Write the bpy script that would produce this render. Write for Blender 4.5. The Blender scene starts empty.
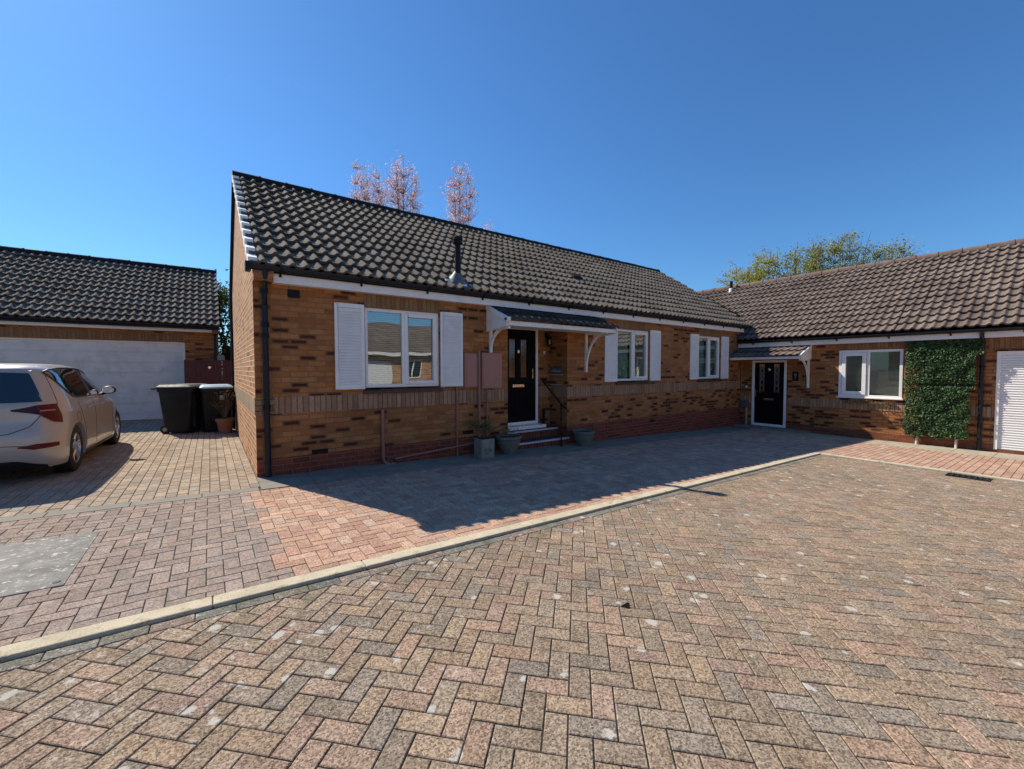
import bpy, bmesh, math, random
from mathutils import Vector, Matrix
from mathutils import noise as mnoise
random.seed(7)
R = math.radians
sc = bpy.context.scene
COL = sc.collection

# ------------------------------------------------------------------ camera, sky, sun, exposure
F_PX, CAM_H, YAW, PITCH, ROLL = 414.6, 1.45, .6299, .0364, -.0019
s_, c_ = math.sin, math.cos
vr = Vector((c_(YAW), -s_(YAW), 0))
vf = Vector((s_(YAW)*c_(PITCH), c_(YAW)*c_(PITCH), -s_(PITCH)))
vu = Vector((s_(YAW)*s_(PITCH), c_(YAW)*s_(PITCH), c_(PITCH)))
vr, vu = vr*c_(ROLL)+vu*s_(ROLL), vu*c_(ROLL)-vr*s_(ROLL)
cd = bpy.data.cameras.new('camera'); cam = bpy.data.objects.new('camera', cd); COL.objects.link(cam)
cam.matrix_world = Matrix(((vr.x, vu.x, -vf.x, 0), (vr.y, vu.y, -vf.y, 0), (vr.z, vu.z, -vf.z, CAM_H), (0, 0, 0, 1)))
cd.sensor_width = 36; cd.sensor_fit = 'HORIZONTAL'; cd.lens = F_PX/1024*36
cd.clip_start = .05; cd.clip_end = 1000
sc.camera = cam

SUN_TRAVEL = Vector((.42, -.985, -1.0)).normalized()
to_sun = -SUN_TRAVEL
world = bpy.data.worlds.new("World"); sc.world = world; world.use_nodes = True
wn = world.node_tree.nodes; wl = world.node_tree.links
sky = wn.new('ShaderNodeTexSky'); sky.sky_type = 'NISHITA'; sky.sun_disc = False
sky.sun_elevation = math.asin(to_sun.z); sky.sun_rotation = math.atan2(to_sun.x, to_sun.y)
sky.altitude = 0; sky.air_density = 1.15; sky.dust_density = .25; sky.ozone_density = 3.5
wn['Background'].inputs['Strength'].default_value = .08
tintn = wn.new('ShaderNodeMix'); tintn.data_type = 'RGBA'; tintn.blend_type = 'MULTIPLY'; tintn.inputs[0].default_value = 1
tintn.inputs[7].default_value = (.57, .99, 1.38, 1)
wl.new(sky.outputs[0], tintn.inputs[6]); wl.new(tintn.outputs[2], wn['Background'].inputs[0])
sd = bpy.data.lights.new('sun', 'SUN'); sun = bpy.data.objects.new('sun', sd); COL.objects.link(sun)
sd.energy = 5.0; sd.angle = R(.5); sd.color = (1, .92, .80)
sun.rotation_euler = to_sun.to_track_quat('Z', 'Y').to_euler()
sc.view_settings.view_transform = 'Standard'; sc.view_settings.look = 'None'
sc.view_settings.exposure = 0.35; sc.view_settings.gamma = 1; sc.view_settings.use_curve_mapping = False
sc.render.engine = 'CYCLES'
sc.render.resolution_x = 1024; sc.render.resolution_y = 769

# ------------------------------------------------------------------ helpers
def gz(x, y=0): return -.0288*(x-.48)

class MB:
    """collects faces of one mesh"""
    def __init__(s): s.v = []; s.f = []; s.uv = []; s.col = []
    def face(s, pts, uv=None, col=None):
        n = len(s.v); s.v += [tuple(p) for p in pts]; s.f.append(tuple(range(n, n+len(pts)))); s.uv.append(uv); s.col.append(col)
    def box(s, x0, x1, y0, y1, z0, z1, tf=None):
        if tf is None: tf = lambda x, y, z: (x, y, z)
        p = [tf(x, y, z) for z in (z0, z1) for y in (y0, y1) for x in (x0, x1)]
        for q in ((0, 2, 3, 1), (4, 5, 7, 6), (0, 1, 5, 4), (2, 6, 7, 3), (0, 4, 6, 2), (1, 3, 7, 5)):
            s.face([p[i] for i in q])
    def fbox(s, fr, u0, u1, z0, z1, d0, d1):
        s.box(u0, u1, d0, d1, z0, z1, lambda u, d, z: fr(u, z, d))
    def prism(s, prof, a, b, tf):
        """prof: 2D list, swept from a to b: tf(t, p, q)"""
        n = len(prof)
        for i in range(n):
            p, q = prof[i], prof[(i+1) % n]
            s.face([tf(a, *p), tf(b, *p), tf(b, *q), tf(a, *q)])
        s.face([tf(a, *p) for p in prof]); s.face([tf(b, *p) for p in reversed(prof)])
    def tube(s, pts, r, n=10, caps=True):
        pts = [Vector(p) for p in pts]
        rr = r if isinstance(r, (list, tuple)) else [r]*len(pts)
        rings = []; up = Vector((0, 0, 1))
        for i, p in enumerate(pts):
            t = (pts[min(i+1, len(pts)-1)]-pts[max(i-1, 0)]).normalized()
            a = t.cross(up)
            if a.length < .05: a = t.cross(Vector((1, 0, 0)))
            a.normalize(); b = t.cross(a)
            rings.append([p+(a*math.cos(2*math.pi*k/n)+b*math.sin(2*math.pi*k/n))*rr[i] for k in range(n)])
        for i in range(len(rings)-1):
            for k in range(n):
                k2 = (k+1) % n
                s.face([rings[i][k], rings[i][k2], rings[i+1][k2], rings[i+1][k]])
        if caps: s.face(rings[0][::-1]); s.face(rings[-1])
    def lathe(s, prof, c, n=24, tf=None, phase=0):
        c = Vector(c)
        tf = tf or (lambda r, a, h: c+Vector((r*math.cos(a), r*math.sin(a), h)))
        for i in range(len(prof)-1):
            (r0, h0), (r1, h1) = prof[i], prof[i+1]
            for k in range(n):
                a0 = 2*math.pi*k/n+phase; a1 = 2*math.pi*(k+1)/n+phase
                pts = [tf(r0, a0, h0), tf(r0, a1, h0), tf(r1, a1, h1), tf(r1, a0, h1)]
                if r0 < 1e-6: pts = [pts[0], pts[2], pts[3]]
                elif r1 < 1e-6: pts = pts[:3]
                s.face(pts)
    def build(s, name, mat, parent=None, smooth=False, weld=True, recalc=True, bevel=0, uvmode='auto', seg=2, autoangle=40):
        me = bpy.data.meshes.new(name)
        me.from_pydata(s.v, [], s.f)
        if any(c is not None for c in s.col):
            at = me.color_attributes.new('Col', 'FLOAT_COLOR', 'CORNER'); i = 0
            for f, c in zip(s.f, s.col):
                for _ in f: at.data[i].color = (c or (.5, .5, .5, 1)); i += 1
        if any(u is not None for u in s.uv):
            uvl = me.uv_layers.new(name='UVMap'); i = 0
            for f, u in zip(s.f, s.uv):
                for k in range(len(f)): uvl.data[i].uv = u[k] if u else (0, 0); i += 1
            uvmode = None
        if weld or recalc:
            bm = bmesh.new(); bm.from_mesh(me)
            if weld: bmesh.ops.remove_doubles(bm, verts=bm.verts, dist=1e-5)
            if recalc: bmesh.ops.recalc_face_normals(bm, faces=bm.faces)
            bm.to_mesh(me); bm.free()
        if uvmode == 'auto':
            uvl = me.uv_layers.new(name='UVMap')
            for p in me.polygons:
                n = p.normal; ax = max(range(3), key=lambda i: abs(n[i]))
                for li in p.loop_indices:
                    co = me.vertices[me.loops[li].vertex_index].co
                    uvl.data[li].uv = (co.x, co.y) if ax == 2 else ((co.x, co.z) if ax == 1 else (co.y, co.z))
        return link(name, me, mat, parent, smooth, bevel, seg, autoangle)

def link(name, me, mat, parent=None, smooth=False, bevel=0, seg=2, autoangle=40):
    o = bpy.data.objects.new(name, me); COL.objects.link(o)
    for m in (mat if isinstance(mat, (list, tuple)) else [mat]): me.materials.append(m)
    if smooth:
        me.polygons.foreach_set('use_smooth', [True]*len(me.polygons))
        if autoangle < 180: me.set_sharp_from_angle(angle=R(autoangle))
    if bevel:
        b = o.modifiers.new('bevel', 'BEVEL'); b.width = bevel; b.segments = seg; b.limit_method = 'ANGLE'; b.angle_limit = R(35)
        b.harden_normals = False
    if parent:
        o.parent = parent; o.matrix_parent_inverse = Matrix.Translation(parent.location).inverted() if parent.location.length and parent.type == 'EMPTY' else Matrix()
    return o

def thing(name, label, cat, loc=(0, 0, 0), group=None):
    o = bpy.data.objects.new(name, None); COL.objects.link(o); o.location = loc
    o.empty_display_size = .2; o['label'] = label; o['category'] = cat
    if group: o['group'] = group
    return o
def tag(o, label, cat, group=None):
    o['label'] = label; o['category'] = cat
    if group: o['group'] = group
    return o
def struct(o): o['kind'] = 'structure'; return o
def stuff(o, label, cat): o['kind'] = 'stuff'; o['label'] = label; o['category'] = cat; return o

# ------------------------------------------------------------------ node material helper
class NT:
    def __init__(s, name):
        s.m = bpy.data.materials.new(name); s.m.use_nodes = True
        s.n = s.m.node_tree.nodes; s.l = s.m.node_tree.links; s.b = s.n['Principled BSDF']
    def node(s, t, ins=None, **kw):
        n = s.n.new(t)
        for k, v in kw.items(): setattr(n, k, v)
        for k, v in (ins or {}).items():
            if isinstance(v, bpy.types.NodeSocket): s.l.new(v, n.inputs[k])
            else: n.inputs[k].default_value = v
        return n
    def math(s, op, a, b=0, c=0, clamp=False):
        n = s.node('ShaderNodeMath', {0: a, 1: b, 2: c}, operation=op); n.use_clamp = clamp; return n.outputs[0]
    def noise(s, vec, scale, detail=3, rough=.55, w=None):
        ins = {'Scale': scale, 'Detail': detail, 'Roughness': rough}
        if vec is not None: ins['Vector'] = vec
        return s.node('ShaderNodeTexNoise', ins).outputs['Fac']
    def ramp(s, fac, stops, interp='LINEAR'):
        n = s.node('ShaderNodeValToRGB', {0: fac}); cr = n.color_ramp; cr.interpolation = interp
        while len(cr.elements) < len(stops): cr.elements.new(.5)
        for e, (p, c) in zip(cr.elements, stops): e.position = p; e.color = (*c, 1) if len(c) == 3 else c
        return n.outputs[0]
    def rng(s, v, a, b, c=0, d=1):
        return s.node('ShaderNodeMapRange', {0: v, 1: a, 2: b, 3: c, 4: d}).outputs[0]
    def mix(s, fac, a, b, blend='MIX'):
        n = s.n.new('ShaderNodeMix'); n.data_type = 'RGBA'; n.blend_type = blend
        for i, v in ((0, fac), (6, a), (7, b)):
            if isinstance(v, bpy.types.NodeSocket): s.l.new(v, n.inputs[i])
            else: n.inputs[i].default_value = (*v, 1) if isinstance(v, tuple) and len(v) == 3 else v
        return n.outputs[2]
    def set(s, **kw):
        for k, v in kw.items():
            k = {'color': 'Base Color', 'rough': 'Roughness', 'metal': 'Metallic', 'spec': 'Specular IOR Level', 'normal': 'Normal', 'coat': 'Coat Weight', 'coat_rough': 'Coat Roughness'}.get(k, k)
            if isinstance(v, bpy.types.NodeSocket): s.l.new(v, s.b.inputs[k])
            else: s.b.inputs[k].default_value = (*v, 1) if isinstance(v, tuple) and len(v) == 3 else v
        return s.m
    def bump(s, h, strength=.5, dist=.01, normal=None):
        ins = {'Height': h, 'Strength': strength, 'Distance': dist}
        if normal is not None: ins['Normal'] = normal
        return s.node('ShaderNodeBump', ins).outputs[0]
    def uv(s): return s.node('ShaderNodeUVMap').outputs[0]
    def obj(s): return s.node('ShaderNodeTexCoord').outputs['Object']
    def geo(s): return s.node('ShaderNodeNewGeometry').outputs['Position']

def plain(name, col, rough=.5, var=.12, scale=9, bump=.0, bscale=60, metal=0, spec=.5, coat=0, dirt=None, dirt_amt=.3):
    t = NT(name); p = t.geo()
    n = t.noise(p, scale, 5, .6)
    c = t.mix(t.rng(n, .3, .7), tuple(x*(1-var) for x in col), tuple(min(1, x*(1+var)) for x in col))
    if dirt:
        d = t.math('MULTIPLY', t.rng(t.noise(p, 3.1, 6, .7), .48, .72), dirt_amt)
        c = t.mix(d, c, dirt)
    kw = dict(color=c, rough=t.rng(n, .3, .7, max(0, rough-.06), min(1, rough+.08)), metal=metal, spec=spec, coat=coat)
    if bump: kw['normal'] = t.bump(t.noise(p, bscale, 4, .6), bump, .004)
    return t.set(**kw)

def brick_mat(name, stops, mortar, plinth=None, pl_cols=None, bw=.225, bh=.075, soldier=False, patchy=0, mj=.011, mrough=.95, bumpd=.006, light_mortar_below=None, dark=0):
    t = NT(name); uv = t.uv(); sep = t.node('ShaderNodeSeparateXYZ', {0: uv}); u, v = sep.outputs[0], sep.outputs[1]
    # a little waviness so that joints are not dead straight
    wob = t.noise(t.geo(), 14, 2, .5)
    u = t.math('ADD', u, t.math('MULTIPLY', t.math('SUBTRACT', wob, .5), .008))
    wob2 = t.noise(t.geo(), 9, 2, .5)
    v2 = t.math('ADD', v, t.math('MULTIPLY', t.math('SUBTRACT', wob2, .5), .007))
    if soldier:
        cu = t.math('DIVIDE', u, .075); ci = t.math('FLOOR', cu); fu = t.math('FRACT', cu)
        cv = t.math('DIVIDE', v2, 10.); ri = t.math('FLOOR', cv); fv = t.math('FRACT', cv)
        wu, wv = .075, 10.
    else:
        rv = t.math('DIVIDE', v2, bh); ri = t.math('FLOOR', rv); fv = t.math('FRACT', rv)
        off = t.math('MULTIPLY', t.math('MODULO', t.math('ABSOLUTE', ri), 2.0), .5)
        cu = t.math('ADD', t.math('DIVIDE', u, bw), off); ci = t.math('FLOOR', cu); fu = t.math('FRACT', cu)
        wu, wv = bw, bh
    eu = t.math('MULTIPLY', t.math('SUBTRACT', .5, t.math('ABSOLUTE', t.math('SUBTRACT', fu, .5))), wu)
    ev = t.math('MULTIPLY', t.math('SUBTRACT', .5, t.math('ABSOLUTE', t.math('SUBTRACT', fv, .5))), wv)
    e = t.math('MINIMUM', eu, ev)
    e = t.math('ADD', e, t.math('MULTIPLY', t.math('SUBTRACT', t.noise(t.geo(), 70, 3, .6), .5), .004))
    mask = t.rng(e, mj*.5-.0022, mj*.5+.0022)      # 1 on brick
    comb = t.node('ShaderNodeCombineXYZ', {0: ci, 1: ri, 2: 3.7}).outputs[0]
    wn_ = t.node('ShaderNodeTexWhiteNoise', {'Vector': comb}, noise_dimensions='3D')
    rnd = wn_.outputs['Value']
    comb2 = t.node('ShaderNodeCombineXYZ', {0: ci, 1: ri, 2: 11.3}).outputs[0]
    rnd2 = t.node('ShaderNodeTexWhiteNoise', {'Vector': comb2}, noise_dimensions='3D').outputs['Value']
    rnd_raw = rnd; rnd2_ = rnd2
    if patchy:
        pn = t.rng(t.noise(t.geo(), .55, 3, .5), .38, .62, -patchy, patchy)
        rnd = t.math('ADD', rnd, pn, 0, True)
    col = t.ramp(rnd, stops, 'LINEAR')
    if dark:
        dk = t.math('LESS_THAN', t.math('ADD', rnd_raw, pn if patchy else 0.0), dark)
        rag = t.math('MULTIPLY', t.math('SUBTRACT', t.noise(t.geo(), 38, 4, .7), .5), .035)
        core = t.math('MULTIPLY', t.rng(t.math('ADD', ev, rag), .011, .024), t.rng(t.math('ADD', eu, rag), .008, .03))
        dcol = t.mix(rnd2_, (.030, .013, .010), (.085, .026, .016))
        col = t.mix(t.math('MULTIPLY', t.math('MULTIPLY', dk, core), .92), col, dcol)
    if plinth is not None:
        pc = t.ramp(rnd2, pl_cols)
        pm = t.math('LESS_THAN', v2, plinth)
        col = t.mix(pm, col, pc)
        mort = t.mix(pm, mortar, light_mortar_below or mortar)
    else: mort = mortar
    fine = t.noise(t.geo(), 90, 4, .65)
    blot = t.noise(t.geo(), 13, 4, .6)
    col = t.mix(.45, col, t.mix(t.rng(fine, .3, .7), (.35, .35, .35), (1.25, 1.25, 1.25)), 'MULTIPLY')
    col = t.mix(.35, col, t.mix(t.rng(blot, .3, .7), (.55, .5, .5), (1.35, 1.35, 1.3)), 'MULTIPLY')
    fin = t.mix(mask, mort, col)
    st = t.noise(t.geo(), 1.3, 5, .6)
    fin = t.mix(.35, fin, t.mix(t.rng(st, .35, .7), (.7, .68, .66), (1.15, 1.15, 1.15)), 'MULTIPLY')
    h = t.math('ADD', t.math('ADD', mask, t.math('MULTIPLY', fine, .35)), t.math('MULTIPLY', rnd2, .25))
    return t.set(color=fin, rough=.9, spec=.25, normal=t.bump(h, .8, bumpd))

def tile_mat(name, base, tint, w=.33, g=.3285, lichen=.35):
    t = NT(name); uv = t.uv(); sep = t.node('ShaderNodeSeparateXYZ', {0: uv})
    ci = t.math('FLOOR', t.math('DIVIDE', sep.outputs[0], w)); ri = t.math('FLOOR', t.math('DIVIDE', sep.outputs[1], g))
    comb = t.node('ShaderNodeCombineXYZ', {0: ci, 1: ri, 2: 1.7}).outputs[0]
    rnd = t.node('ShaderNodeTexWhiteNoise', {'Vector': comb}, noise_dimensions='3D').outputs['Value']
    c = t.mix(rnd, base, tint)
    blot = t.noise(t.geo(), 5, 6, .7)
    c = t.mix(.6, c, t.mix(t.rng(blot, .3, .7), (.6, .6, .6), (1.3, 1.28, 1.22)), 'MULTIPLY')
    c = t.mix(.6, c, t.mix(t.rng(t.noise(t.geo(), .9, 4, .6), .35, .65), (.74, .72, .72), (1.18, 1.17, 1.12)), 'MULTIPLY')
    sp = t.math('MULTIPLY', t.rng(t.noise(t.geo(), 38, 4, .7), .56, .66), lichen)
    c = t.mix(sp, c, (.36, .35, .28))
    fine = t.noise(t.geo(), 160, 3, .6)
    return t.set(color=c, rough=.92, spec=.12, normal=t.bump(fine, .5, .004))

def paver_mat(name, speck=.5, lichen=.5, stain=(.5, .5, .5), lsize=11, lthr=.68, big=.3):
    t = NT(name); vc = t.node('ShaderNodeVertexColor', layer_name='Col').outputs[0]
    p = t.geo()
    g1 = t.noise(p, 190, 3, .8); g2 = t.node('ShaderNodeTexVoronoi', {'Vector': p, 'Scale': 135.}, feature='F1').outputs['Color']
    gg = t.node('ShaderNodeSeparateColor', {0: g2}).outputs[0]
    k = t.math('ADD', t.math('MULTIPLY', g1, .9), t.math('MULTIPLY', gg, .55))
    c = t.mix(speck, vc, t.mix(t.rng(k, .35, 1.05), (.12, .1, .1), (2.25, 2.2, 2.05)), 'MULTIPLY')
    blot = t.noise(p, 7, 5, .65)
    c = t.mix(.5, c, t.mix(t.rng(blot, .3, .7), (.7, .7, .68), (1.22, 1.2, 1.2)), 'MULTIPLY')
    broad = t.noise(p, .6, 5, .6)
    c = t.mix(big, c, t.mix(t.rng(broad, .35, .65), (.72, .72, .74), (1.15, 1.13, 1.08)), 'MULTIPLY')
    # pale lichen / bird spots, uneven over the area
    wv = t.node('ShaderNodeTexVoronoi', {'Vector': p, 'Scale': float(lsize), 'Randomness': 1.0}, feature='F1')
    wd = t.math('ADD', wv.outputs['Distance'], t.math('MULTIPLY', t.math('SUBTRACT', t.noise(p, 38, 4, .7), .5), .75))
    vc2 = t.node('ShaderNodeSeparateColor', {0: wv.outputs['Color']})
    pick = t.math('GREATER_THAN', t.math('ADD', vc2.outputs[0], t.math('ADD', t.rng(t.noise(p, .8, 3, .5), .3, .7, -.16, .14), t.rng(t.node('ShaderNodeSeparateXYZ', {0: p}).outputs[1], 1.0, 2.9, 0, .14))), lthr+.25)
    size = t.math('MULTIPLY', vc2.outputs[1], .40)
    li = t.math('MULTIPLY', t.math('MULTIPLY', t.rng(t.math('SUBTRACT', size, wd), -.03, .05), pick), lichen)
    c = t.mix(li, c, (.52, .49, .42))
    if lichen > .8:
        px_ = t.node('ShaderNodeSeparateXYZ', {0: p}).outputs
        zone = t.math('MULTIPLY', t.rng(px_[1], .6, 2.7), t.rng(px_[0], 5.5, .2))
        fl = t.rng(t.math('ADD', t.noise(p, 26, 4, .75), t.math('MULTIPLY', zone, .07)), .65, .69, 0, .65)
        c = t.mix(fl, c, (.54, .50, .42))
        moss = t.math('MULTIPLY', t.rng(px_[1], 2.55, 2.95), t.rng(t.noise(p, 5, 4, .7), .5, .62, 0, .6))
        c = t.mix(moss, c, (.10, .10, .06))
    return t.set(color=c, rough=.95, spec=.05, normal=t.bump(k, .6, .004))

M = {}
orange = [(0, (.27, .095, .032)), (.45, (.44, .175, .055)), (.75, (.51, .222, .078)), (1, (.38, .145, .052))]
M['brick'] = brick_mat('orange_brick', orange, (.24, .15, .08), .25, [(0, (.22, .05, .028)), (.6, (.30, .075, .04)), (1, (.17, .04, .025))], patchy=.14, dark=.17, light_mortar_below=(.26, .15, .11))
gab = [(0, (.26, .10, .05)), (.1, (.42, .17, .065)), (.5, (.60, .26, .095)), (1, (.66, .33, .13))]
M['brick_gable'] = brick_mat('sunlit_orange_brick', gab, (.62, .50, .35), patchy=.1, mj=.017)  # front wall brick made paler, with the gable's sunlight in the colour
M['brick_wing'] = brick_mat('wing_brick', orange, (.15, .10, .06), -.18, [(0, (.22, .07, .035)), (.6, (.32, .11, .06)), (1, (.17, .05, .03))], patchy=.14, dark=.2)
M['brick_garage'] = brick_mat('garage_brick', orange, (.14, .09, .055), patchy=.12, dark=.14)
M['brick_red'] = brick_mat('red_step_brick', [(0, (.16, .04, .025)), (1, (.26, .07, .04))], (.2, .13, .1), soldier=True)
M['band'] = brick_mat('buff_soldier_brick', [(0, (.33, .19, .105)), (.5, (.42, .25, .145)), (1, (.47, .30, .18))], (.17, .105, .06), soldier=True)
M['band_flat'] = brick_mat('buff_quoin_brick', [(0, (.32, .19, .105)), (1, (.42, .26, .15))], (.12, .085, .05))
M['band_gable'] = brick_mat('buff_gable_brick', [(0, (.36, .25, .15)), (1, (.47, .34, .21))], (.4, .32, .22), soldier=True)
M['lintel'] = brick_mat('lintel_soldier_brick', [(0, (.26, .14, .065)), (1, (.34, .20, .10))], (.17, .11, .06), soldier=True)
M['tile'] = tile_mat('dark_grey_roof_tile', (.135, .112, .090), (.185, .158, .13))
M['tile_wing'] = tile_mat('brown_roof_tile', (.15, .112, .094), (.215, .17, .14), lichen=.25)
M['tile_canopy'] = tile_mat('shaded_canopy_tile', (.05, .045, .04), (.09, .08, .07), lichen=.1)  # roof tile darkened: the door canopy's shade is put into the colour
M['ridge'] = plain('ridge_tile_dark', (.02, .02, .021), .8, .3, 8, .4, spec=.18)
M['ridge_wing'] = plain('ridge_tile_brown', (.16, .10, .075), .85, .3, 6, .4, dirt=(.3, .27, .2))
M['mortar_white'] = plain('pale_verge_mortar', (.88, .86, .80), .9, .15, 12, .5)
M['fascia'] = plain('white_fascia', (.88, .84, .77), .35, .04, 5, dirt=(.45, .42, .36), dirt_amt=.25)
M['upvc'] = plain('white_upvc', (.90, .87, .80), .25, .03, 5)
M['timber_white'] = plain('white_painted_timber', (.88, .85, .77), .5, .05, 8, .1, dirt=(.42, .4, .36), dirt_amt=.35)
M['shutter'] = plain('white_shutter_paint', (.90, .87, .80), .45, .04, 7, .05, dirt=(.4, .4, .42), dirt_amt=.22)
M['gutter'] = plain('dark_grey_plastic', (.022, .024, .029), .38, .15, 6, spec=.18)
M['black'] = plain('black_plastic', (.012, .012, .013), .45, .2, 8, spec=.18)
M['iron'] = plain('black_iron', (.010, .010, .011), .4, .2, 30, .2, spec=.18)
M['terracotta_paint'] = plain('terracotta_paint', (.42, .20, .145), .55, .08, 6, .1)
M['pipe_paint'] = plain('brown_painted_pipe', (.32, .145, .105), .5, .1, 9)
M['sill'] = plain('dark_sill_tile', (.06, .035, .028), .5, .2, 12, .2)
M['kerb'] = plain('concrete_kerb', (.50, .44, .32), .95, .15, 7, .6, 90, dirt=(.15, .14, .10), dirt_amt=.35)
t = NT('grainy_kerb'); p = t.geo()
c = t.mix(t.rng(t.noise(p, 4, 6, .7), .3, .7), (.46, .395, .275), (.62, .535, .38))
c = t.mix(.55, c, t.mix(t.rng(t.noise(p, 170, 3, .75), .3, .7), (.45, .44, .42), (1.5, 1.5, 1.5)), 'MULTIPLY')
c = t.mix(t.rng(t.noise(p, 9, 5, .7), .56, .68, 0, .6), c, (.16, .15, .08))
M['kerb'] = t.set(color=c, rough=.95, spec=.1, normal=t.bump(t.noise(p, 170, 3, .7), .5, .004))
M['flag'] = plain('grey_concrete_flag', (.24, .215, .17), .95, .2, 4, .5, 80, dirt=(.12, .13, .10), dirt_amt=.5)
M['flag_pale'] = plain('pale_concrete_flag', (.40, .345, .25), .95, .14, 4, .5, 80, dirt=(.2, .18, .12), dirt_amt=.4)
M['tread'] = plain('slate_tread', (.055, .057, .062), .6, .2, 9, .3)
M['nosing'] = plain('white_nosing_paint', (.55, .55, .55), .6, .08, 20, .1)
M['sand'] = plain('joint_sand', (.05, .043, .03), 1, .35, 20, .5, 150, dirt=(.035, .05, .02), dirt_amt=.7)
M['ground'] = plain('bare_ground', (.12, .10, .075), 1, .25, 2, .4)
M['tarmac'] = plain('distant_tarmac', (.16, .125, .105), .95, .15, 4, .4)
M['stone'] = plain('weathered_stone', (.27, .26, .21), .95, .2, 12, .5, dirt=(.12, .14, .09), dirt_amt=.5)
M['stone_bowl'] = plain('mossy_stone_bowl', (.17, .17, .135), .95, .2, 12, .5, dirt=(.08, .10, .06), dirt_amt=.6)
M['terracotta'] = plain('terracotta_pot', (.36, .14, .07), .8, .12, 9, .2)
M['soil'] = plain('soil', (.03, .022, .015), 1, .3, 20, .5)
M['binplastic'] = plain('black_bin_plastic', (.014, .015, .016), .42, .2, 5, .1, spec=.18)
M['bin_pale'] = plain('blue_grey_bin_lid', (.30, .38, .45), .4, .08, 5)
M['bin_lid'] = plain('dark_bin_lid', (.02, .021, .023), .55, .15, 5, spec=.15)
M['rubber'] = plain('rubber', (.012, .012, .012), .8, .2, 20)
M['gate'] = plain('red_stained_timber', (.13, .035, .025), .7, .25, 5, .3)
M['brass'] = plain('brass', (.75, .62, .35), .25, .1, 9, metal=1)
M['chrome'] = plain('chrome', (.75, .75, .75), .15, .05, 9, metal=1)
M['composite'] = plain('black_door', (.007, .007, .008), .45, .15, 8, spec=.06)
M['lead'] = plain('lead_flashing', (.12, .125, .13), .55, .2, 6, .1)
M['cable'] = plain('grey_cable', (.3, .28, .24), .5)
M['box_grey'] = plain('grey_plastic_box', (.10, .10, .10), .5)
M['slate'] = plain('slate_sign', (.10, .105, .11), .6, .3, 25, .3)
M['sign_pale'] = plain('sign_lettering', (.42, .43, .43), .5)
M['blind'] = plain('blind_slat', (.62, .61, .58), .6, .05)
M['curtain'] = plain('grey_green_curtain', (.30, .36, .31), .9, .25, 3)
M['curtain_pale'] = plain('pale_net_curtain', (.33, .34, .33), .9, .1, 5)
M['roller'] = plain('white_roller_door', (.80, .79, .76), .4, .03, 4)
M['gdoor'] = plain('weathered_white_door', (.78, .74, .68), .5, .05, 3, dirt=(.46, .43, .38), dirt_amt=.55)
M['interior'] = plain('interior_plaster', (.35, .33, .29), .9)

def glass_mat(name, refl=.22, tint=(.9, .95, .93), wav=.0, rough=.0):
    t = NT(name); t.n.remove(t.b)
    out = t.n['Material Output']
    gl = t.node('ShaderNodeBsdfGlossy', {'Color': (.95, .97, 1, 1), 'Roughness': rough})
    tr = t.node('ShaderNodeBsdfTransparent', {'Color': (*tint, 1)})
    lw = t.node('ShaderNodeLayerWeight', {'Blend': .25}).outputs['Fresnel']
    fac = t.math('ADD', t.math('MULTIPLY', lw, .45), refl, 0, True)
    if wav:
        b = t.bump(t.noise(t.geo(), 1.6, 1, .4), wav, .05)
        t.l.new(b, gl.inputs['Normal'])
    mx = t.node('ShaderNodeMixShader', {0: fac, 1: tr.outputs[0], 2: gl.outputs[0]})
    t.l.new(mx.outputs[0], out.inputs['Surface'])
    return t.m
M['glass'] = glass_mat('window_glass', .13, wav=.05)
M['glass_dim'] = glass_mat('window_glass_dim', .03)
M['glass_frost'] = glass_mat('obscure_glass', .10, (.45, .45, .43), .5, .15)

def leaf_mat(name, cols, rough=.5, trans=.25, spec=.4):
    t = NT(name)
    rnd = t.node('ShaderNodeNewGeometry').outputs['Random Per Island']
    c = t.ramp(rnd, cols)
    t.set(color=c, rough=rough, spec=spec)
    tl = t.node('ShaderNodeBsdfTranslucent', {'Color': c})
    mx = t.node('ShaderNodeMixShader', {0: trans, 1: t.b.outputs[0], 2: tl.outputs[0]})
    t.l.new(mx.outputs[0], t.n['Material Output'].inputs['Surface'])
    return t.m
M['leaf_dark'] = leaf_mat('glossy_dark_leaf', [(0, (.018, .045, .018)), (.55, (.045, .105, .032)), (.9, (.09, .17, .05)), (1, (.24, .22, .10))], .45, .15, .3)
M['leaf_olive'] = leaf_mat('spring_leaf', [(0, (.26, .27, .05)), (.5, (.42, .40, .065)), (1, (.58, .46, .09))], .7, .45, .1)
M['leaf_grey'] = leaf_mat('grey_green_leaf', [(0, (.20, .23, .08)), (.5, (.34, .35, .11)), (1, (.48, .43, .17))], .7, .4, .1)
M['leaf_pink'] = leaf_mat('pink_young_leaf', [(0, (.56, .30, .26)), (.5, (.72, .46, .41)), (1, (.80, .62, .58))], .6, .5)
M['leaf_mid'] = leaf_mat('mid_green_leaf', [(0, (.05, .08, .02)), (.5, (.10, .14, .04)), (1, (.20, .24, .09))], .6, .35)
M['leaf_hedge'] = leaf_mat('hedge_leaf', [(0, (.02, .03, .008)), (.5, (.06, .075, .015)), (1, (.30, .30, .06))], .6, .4)
M['bark'] = plain('grey_bark', (.13, .10, .08), .95, .3, 12, .5)
M['bark_pale'] = plain('pale_twigs', (.20, .14, .115), .95, .3, 12, .3)
M['bark_white'] = plain('whitewashed_stem', (.6, .56, .5), .9, .1, 30)
M['dry'] = plain('dry_twigs', (.16, .10, .055), .95, .3, 12)

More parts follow.
